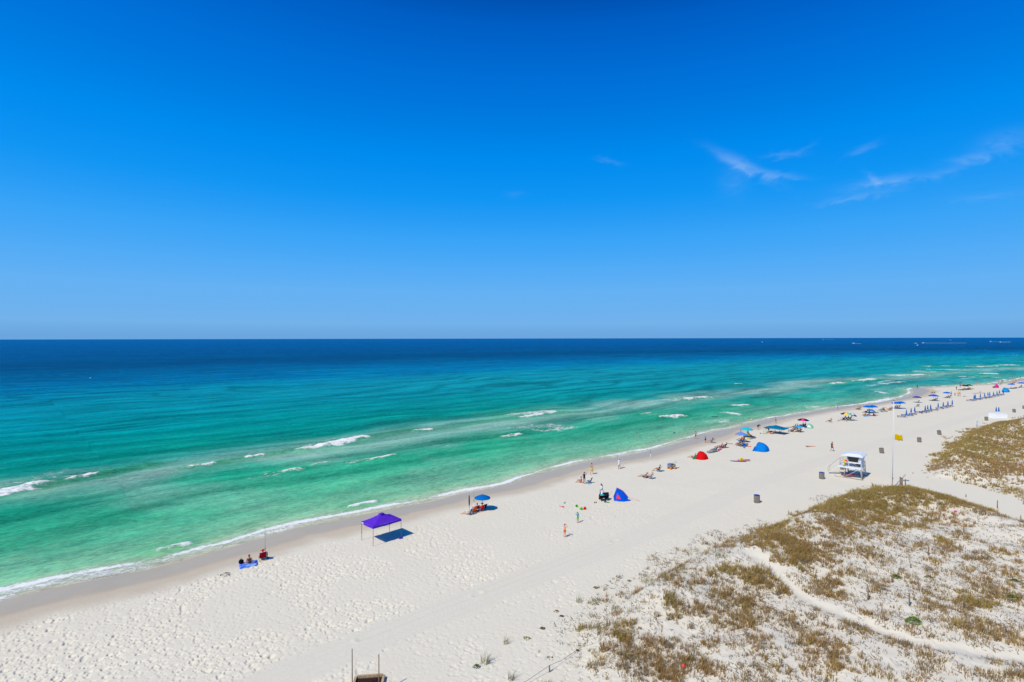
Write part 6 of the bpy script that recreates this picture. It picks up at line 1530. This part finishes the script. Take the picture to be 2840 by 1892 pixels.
chair((2344.5, 1168), 'red beach chair in front of the striped umbrella', 'red', 50, scale=1.15); chair((2361, 1167), 'bright blue beach chair in front of the tilted umbrella', 'cyan', 50, scale=1.25)
umbrella((2408, 1146), ['royal'], 'left of the two big blue umbrellas set edge to edge', 8, g=GORE_B, zc=1.72); umbrella((2420.5, 1145.5), ['royal'], 'right of the two big blue umbrellas set edge to edge', 25, g=GORE_B, zc=1.75)
umbrella((2413, 1154.5), ['blue', 'sky'], 'lower tilted blue umbrella in front of the big pair', 12, g=GORE, zc=1.5, tilt=('Y', 14))
for i, (x_, y_, ps_, f_, w_, lb) in enumerate(((2400, 1153, 'ground', 70, {'shorts': 'khaki', 'top': 'orange'}, 'person in orange in front of the two big blue umbrellas'), (2405, 1153, 'recline', 70, {'suit': 'black'}, 'person in black reclining beside the person in orange'), (2411, 1150.5, 'stand', 40, {'top': 'black', 'shorts': 'black'}, 'person in black standing under the tilted blue umbrella'), (2423, 1152.5, 'ground', -60, {'suit': 'red'}, 'person in red sitting right of the tilted umbrella'), (2428, 1152.5, 'lie', -75, {'brief': 'black'}, 'person lying at the right of the tilted umbrella'), (2403, 1145.5, 'chair', 60, {'top': 'darkred', 'shorts': 'black'}, 'person in dark red under the left big blue umbrella'))):
    person((x_, y_), ps_, f_, w_, lb, 1 + i % 3, i % 3)
towel([(2394, 1154), (2410, 1152), (2412, 1155), (2397, 1156.5)], 'pale towel under the person in orange', COL['ltblue'])
for i, (x_, y_, ps_, w_, lb) in enumerate(((2443.5, 1141, 'chair', {'top': 'aqua', 'shorts': 'teal'}, 'person in turquoise left of the round orange board'), (2448, 1139, 'chair', {'top': 'navy', 'shorts': 'navy'}, 'person in navy left of the round orange board'), (2453, 1139.5, 'chair', {'top': 'blue', 'shorts': 'navy'}, 'person in blue leaning on the round orange board'), (2466, 1139, 'chair', {'suit': 'plum'}, 'person in purple right of the round orange board'), (2470.5, 1137.5, 'chair', {'suit': 'coral'}, 'person in coral nearest the flagpole on the left'))):
    person((x_, y_), ps_, 60, w_, lb, 1 + i % 3, i % 3); chair((x_, y_), 'chair of the ' + lb, ('teal', 'navy', 'blue', 'plum', 'dkgrey')[i], 60)
single('skimboard', MB().lathe([(.0, -.02), (.5, -.015), (.52, 0), (.5, .015), (.0, .02)], 24).mesh('skimboard', True), mat('skim', lin((240, 130, 40)), .5, col2=lin((250, 230, 170)), scale=2.5), G(2458.5, 1140) + Vector((0, 0, .46)), 'round orange skimboard propped among the chairs', 'board', rot=(R(68), 0, R(15)))
towel([(2441, 1141.5), (2461, 1140.5), (2463, 1142.5), (2443, 1143.5)], 'turquoise blanket in front of the round orange board', COL['aqua'])
umbrella((2485.5, 1134), ['royal'], 'blue umbrella directly behind the flagpole', 8, g=GORE_B, zc=1.62); umbrella((2498, 1133.5), ['royal'], 'blue umbrella just right of the flagpole', 25, g=GORE_B, zc=1.72)
for i, x_ in enumerate((2480, 2485, 2490)): chair((x_, 1132.5), f'{ORD[i]} black chair from the flagpole under the blue umbrella pair', 'black', 70, scale=1.2)
umbrella((2543.4, 1117), ['plum'], 'small purple umbrella over a lone purple chair', 10, g=GORE_B, zc=1.70); chair((2545, 1117), 'purple chair under the small purple umbrella', 'plum', 70)
chair((2541, 1128), 'left empty green chair below the purple umbrella', 'green', 75); chair((2545, 1128), 'right empty green chair below the purple umbrella', 'green', 75)
umbrella((2589.5, 1112), ['royal'], 'large blue umbrella shading people behind the near lounger row', 10, g=gore(8, 1.6, .55), zc=1.65); person((2588, 1111.5), 'lie', 70, {'brief': 'coral'}, 'person lying in the shade of the large blue umbrella', 2, 1); chair((2595, 1111), 'navy chair under the large blue umbrella', 'navy', 65, scale=1.25); person((2593, 1111.5), 'chair', 65, {'suit': 'navy'}, 'person in navy under the large blue umbrella', 1, 0)
umbrella((2626.7, 1104), ['royal'], 'blue umbrella left of the four walking people', 15, g=GORE_B, zc=1.72); chair((2631, 1104), 'dark chair under the umbrella left of the four walkers', 'dkgrey', 70, scale=1.25); person((2628.5, 1104), 'chair', 70, {'suit': 'darkred'}, 'person in dark red under the umbrella left of the walkers', 2, 1)

# --- lounger rows with closed umbrellas
near_u = [(2514, 1158.5), (2527, 1153), (2537, 1149.5), (2566, 1146), (2573, 1144), (2581, 1142.5), (2602, 1137.5), (2616, 1134.5), (2629, 1131.5), (2641, 1128.5)]
for i, q in enumerate(near_u): closed_umbrella(q, f'{ORD[i]} closed blue umbrella from the flagpole in the near lounger row', rz=i * 23)
near_l = [(2500, 1157.5, 0), (2511, 1153.5, 0), (2522, 1153.5, 1), (2532, 1150, 2), (2547, 1145.5, 0), (2560, 1145, 1), (2568, 1143.5, 2), (2575, 1141.5, 2), (2591, 1139, 1), (2606, 1134.5, 1), (2618, 1132, 1), (2627, 1129.5, 1), (2634, 1128, 2)]
for i, (x_, y_, k_) in enumerate(near_l): lounger((x_, y_), f'{ORD[i]} blue sun lounger from the flagpole in the near row', k_, 58)
towel([(2553, 1145.5), (2558, 1145), (2560, 1147.5), (2555, 1148)], 'pale towel hanging beside the near lounger row', COL['ltblue'])
far_u = [(2701.6, 1112.5), (2705, 1111), (2719, 1109), (2731, 1107), (2740, 1104), (2745, 1104), (2755.5, 1103), (2765, 1100.5), (2772, 1098), (2782.7, 1096)]
for i, q in enumerate(far_u): closed_umbrella(q, f'{ORD[i]} closed blue umbrella from the left in the far lounger row', rz=i * 31)
far_l = [(2690, 1112.5, 0), (2699, 1111, 2), (2710, 1109, 0), (2716, 1108, 1), (2727, 1106.5, 1), (2737, 1104.5, 1), (2743, 1103.5, 0), (2752, 1101.5, 2), (2762, 1099.5, 1), (2770, 1097.5, 1), (2777, 1096, 2)]
for i, (x_, y_, k_) in enumerate(far_l): lounger((x_, y_), f'{ORD[i]} blue sun lounger from the left in the far row', k_, 60)

# --- far end of the beach
FARP = [(2544, 1078, 'stand', 30, {'shorts': 'black', 'top': 'black'}, 'man in black standing on the sand spit', 2), (2586.5, 1091, 'ground', 60, {'shorts': 'dkgrey'}, 'left person of the couple sitting on the sand spit', 1), (2592, 1091, 'ground', 40, {'suit': 'brown'}, 'right person of the couple sitting on the sand spit', 1),
 (2638.5, 1099, 'stand', 200, {'suit': 'coral'}, 'person in coral, first of the four walkers', 1), (2648.5, 1099, 'walk', 200, {'top': 'orange', 'shorts': 'black'}, 'child in orange shirt, second of the four walkers', 1), (2657, 1099.5, 'walk', 190, {'top': 'yellow', 'shorts': 'khaki'}, 'man in yellow shirt, third of the four walkers', 1), (2662, 1099.5, 'walk', 210, {'bra': 'black', 'brief': 'black'}, 'woman in black bikini, last of the four walkers', 1),
 (2675, 1100, 'lie', -70, {'brief': 'grey'}, 'sunbather lying right of the four walkers', 1), (2652.7, 1083, 'stand', 190, {'suit': 'black'}, 'person in black left of the dark green umbrellas', 1), (2656, 1071, 'stand', 60, {'top': 'pink', 'shorts': 'coral'}, 'person in pink at the water behind the green umbrellas', 0), (2663, 1075.5, 'stand', 10, {'top': 'plum', 'shorts': 'plum'}, 'person in purple behind the left green umbrella', 1),
 (2671, 1073, 'stand', 90, {'top': 'pink', 'shorts': 'pink', 'hat': 'white'}, 'person in pink with white hat behind the green umbrellas', 0), (2695, 1078, 'lie', 80, {'brief': 'coral'}, 'sunbather lying right of the dark green umbrellas', 2), (2708, 1069, 'stand', 30, {'top': 'coral', 'shorts': 'mint'}, 'person in coral shirt standing alone at the waterline', 0),
 (2704, 1091.5, 'lie', 85, {'brief': 'brown'}, 'left of three sunbathers lying in a line', 1), (2717, 1091, 'prop', 85, {'brief': 'brown'}, 'middle of three sunbathers, propped up', 1), (2726, 1091, 'lie', 85, {'brief': 'coral'}, 'right of three sunbathers lying in a line', 1),
 (2757, 1075, 'ground', 20, {'top': 'steel', 'shorts': 'dkgrey'}, 'person in grey sitting left of the pink shade', 1), (2770, 1063.5, 'stand', 40, {'brief': 'khaki', 'bra': 'grey'}, 'person wading left of the lime float', 1), (2778.5, 1062, 'stand', 30, {'suit': 'plum'}, 'person in purple beside the lime float', 1), (2780.5, 1060.5, 'stand', 300, {'top': 'white', 'shorts': 'darkred'}, 'person in white behind the lime float', 1),
 (2808, 1065.5, 'chair', 60, {'suit': 'darkred'}, 'left person in chairs by the far water line', 1), (2812, 1064.5, 'chair', 60, {'shorts': 'brown'}, 'right person in chairs by the far water line', 2), (2817.8, 1062, 'stand', 150, {'bra': 'darkred', 'brief': 'darkred'}, 'woman in dark red bikini near the right edge', 1),
 (2808, 1052.5, 'walk', 30, {'shorts': 'coral', 'top': 'blue'}, 'person in blue carrying a blue float', 1), (2821.7, 1050, 'stand', 30, {'top': 'turq', 'shorts': 'teal'}, 'person in turquoise at the far water line', 1), (2829.7, 1050, 'stand', 30, {'top': 'dkgrey', 'shorts': 'dkgrey'}, 'person in dark grey at the far water line', 2), (2839, 1061, 'chair', 60, {'suit': 'coral'}, 'person cut by the right edge above the blue umbrella', 1)]
for i, (x_, y_, ps_, f_, w_, lb, sk) in enumerate(FARP): person((x_, y_), ps_, f_, w_, lb, sk, i % 3, scale=.8 if lb.startswith('child') else 1.0)
umbrella((2674, 1081.5), ['dkgreen'], 'left dark green umbrella near the water', 10, g=GORE_B, zc=1.68, tilt=('Y', 12)); umbrella((2687.5, 1081), ['dkgreen'], 'right dark green umbrella near the water', 20, g=GORE_B, zc=1.75)
TEAKM = COL['brown']
for i, (x_, y_, u_) in enumerate(((2665, 1083, 'left lounger at the left dark green umbrella'), (2670, 1082.5, 'right lounger at the left dark green umbrella'), (2680, 1081, 'left lounger at the right dark green umbrella'), (2685, 1080.5, 'right lounger at the right dark green umbrella'))): lounger((x_, y_), 'brown wooden ' + u_, 2, 62, 'wooden loungers near the water', TEAKM)
umbrella((2804.7, 1078), ['royal'], 'blue umbrella over white loungers beyond the far row', 10, g=GORE_B, zc=1.70); lounger((2798, 1078), 'white lounger left of the far blue umbrella', 1, 70, 'white loungers', COL['white']); lounger((2812, 1078.5), 'dark lounger right of the far blue umbrella', 1, 70, 'white loungers', COL['dkgrey'])
umbrella((2833, 1074.5), ['royal'], 'blue umbrella nearest the right edge', 20, g=gore(8, 1.6, .5), zc=1.72); chair((2829, 1075), 'black chair under the umbrella nearest the right edge', 'black', 70, scale=1.3); person((2825.5, 1075), 'recline', 70, {'suit': 'black'}, 'person in black under the umbrella nearest the right edge', 2, 0); lounger((2820, 1076), 'white lounger between the two right-edge umbrellas', 1, 70, 'white loungers', COL['white'])
chair((2773, 1068), 'empty blue chair right of the pink shade', 'sky', 70, scale=1.3); chair((2755, 1067), 'empty pale chair left of the pink shade', 'ltblue', 60, scale=1.2); towel([(2752, 1075), (2768, 1074.8), (2770, 1076), (2754, 1076.3)], 'pink blanket in front of the pink shade', COL['pink'])
board((2784, 1062), 'lime green float at the far water line', 'lime', 4.0, 1.6, 85, 'float', 'float'); board(G(2803.5, 1050) + Vector((0, 0, .7)), 'blue float carried by the person in blue', 'blue', 1.6, .9, 60, 'float', 'float')
for x_, y_ in ((2808, 1065.5), (2812, 1064.5)): chair((x_, y_), ('left' if x_ < 2810 else 'right') + ' dark chair by the far water line', 'dkgrey', 60)

# --- people in the water
def wader(px_, py_, depth, ps_, face, w_, label, sk=1, hr_=0, scale=1.0):
    q = GS(px_, py_); q.z = SEA_Z - depth
    return person(q, ps_, face, w_, label, sk, hr_, scale=scale, group='people in the water')
wader(1765, 1206, 1.35, 'stand', 80, {'shorts': 'navy'}, 'swimmer with only head and shoulders above the green water', 1); wader(1869, 1201, .75, 'stand', 70, {'shorts': 'dkgreen'}, 'person standing waist deep left of the man in the swash', 0)
wader(1985, 1156.5, .35, 'lie', 70, {'shorts': 'black'}, 'swimmer lying on a dark board near the small breaker', 1); board(GS(1982, 1156.5) + Vector((0, 0, .02)), 'dark board under the swimmer', 'black', 1.8, .55, 75, 'surfboard', 'board', 'boards in the water')
wader(2083.5, 1167, .45, 'bend', -60, {'top': 'yellow', 'shorts': 'yellow'}, 'child in yellow crouching in the swash', 1, 0, .85); wader(1902.5, 1081, 1.30, 'stand', 60, {'shorts': 'navy'}, 'left of two distant swimmers far out', 1); wader(1938, 1083, 1.40, 'stand', 60, {'shorts': 'red'}, 'right of two distant swimmers far out', 2)

# --- boats near the horizon
HULL = mat('boat_white', (0.86, 0.86, 0.84), .35, .03, 2); FOAMM = mat('wake_foam', (0.80, 0.82, 0.82), .9, .06, .4)
def boat(px_, py_, L_, label, rz=90, wake=0, cabin=True, tower=False):
    L_ *= .8
    q = GS(px_, py_); t = thing('motor_boat', label, 'boat', q, rz, 'boats near the horizon')
    rows = [[(-.5 * L_, w * .18 * L_, z) for w, z in ((-1, .9), (-.8, -.1), (0, -.35), (.8, -.1), (1, .9))], [(.1 * L_, w * .19 * L_, z) for w, z in ((-1, 1.0), (-.8, -.1), (0, -.35), (.8, -.1), (1, 1.0))], [(.38 * L_, w * .12 * L_, z) for w, z in ((-1, 1.25), (-.8, .0), (0, -.3), (.8, .0), (1, 1.25))], [(.52 * L_, w * .01 * L_, z) for w, z in ((-1, 1.45), (-.8, .3), (0, .1), (.8, .3), (1, 1.45))]]
    part('hull', MB().sheet(rows, .12).mesh('hull'), HULL, t); part('deck', MB().box((-.05 * L_, 0, .75), (.8 * L_, .30 * L_, .12)).mesh('deck'), HULL, t)
    if cabin: cb_ = part('cabin', MB().box((0, 0, 1.5), (.28 * L_, .22 * L_, 1.4)).mesh('cabin'), HULL, t); part('roof', MB().box((-.03 * L_, 0, 2.3), (.42 * L_, .26 * L_, .15)).mesh('roof'), HULL, cb_)
    if tower: part('mast', MB().tube((0, 0, 2.3), (0, 0, 6.5), .12).mesh('mast'), HULL, t)
    if wake: part('wake', MB().sheet([[(-.45 * L_ - u * wake, (.8 + 3 * u) * v, .3 * (1 - u * .7)) for v in (-1, -.5, 0, .5, 1)] for u in (0, .3, .6, 1)], .3).mesh('wake'), FOAMM, t)
    return t
boat(2114, 949.5, 9, 'lone small white boat farthest left near the horizon', 60); boat(2283, 942, 22, 'white boat almost on the horizon line', 180, 120); boat(2368, 953, 14, 'long low white boat left of the boat pair', 180, 20)
boat(2540, 953, 13, 'left white boat of the pair above the smallest boat', 10); boat(2545, 958.5, 9, 'smallest boat, just below the boat pair', 30); boat(2561, 951.8, 14, 'fast white boat trailing a long wake', 180, 160); boat(2636, 943.5, 16, 'tiny white boat high between the wakes', 0, 0); boat(2748, 948, 15, 'white boat with a mast near the right edge', 180, 90, True, True); boat(2775, 949.5, 10, 'small white boat following the masted one', 180, 40)
def buoy(px_, py_, label):
    t = thing('buoy', label, 'buoy', GS(px_, py_), 0, 'buoys'); part('float', MB().ell((0, 0, .25), (.25, .25, .25), None, 12, 8).mesh('float', True), HULL, t); part('post', MB().tube((0, 0, .4), (0, 0, .7), .03).mesh('post'), HULL, t)
buoy(250.6, 1050, 'small white buoy far out at the left'); buoy(2733, 970, 'small white buoy far out at the right')
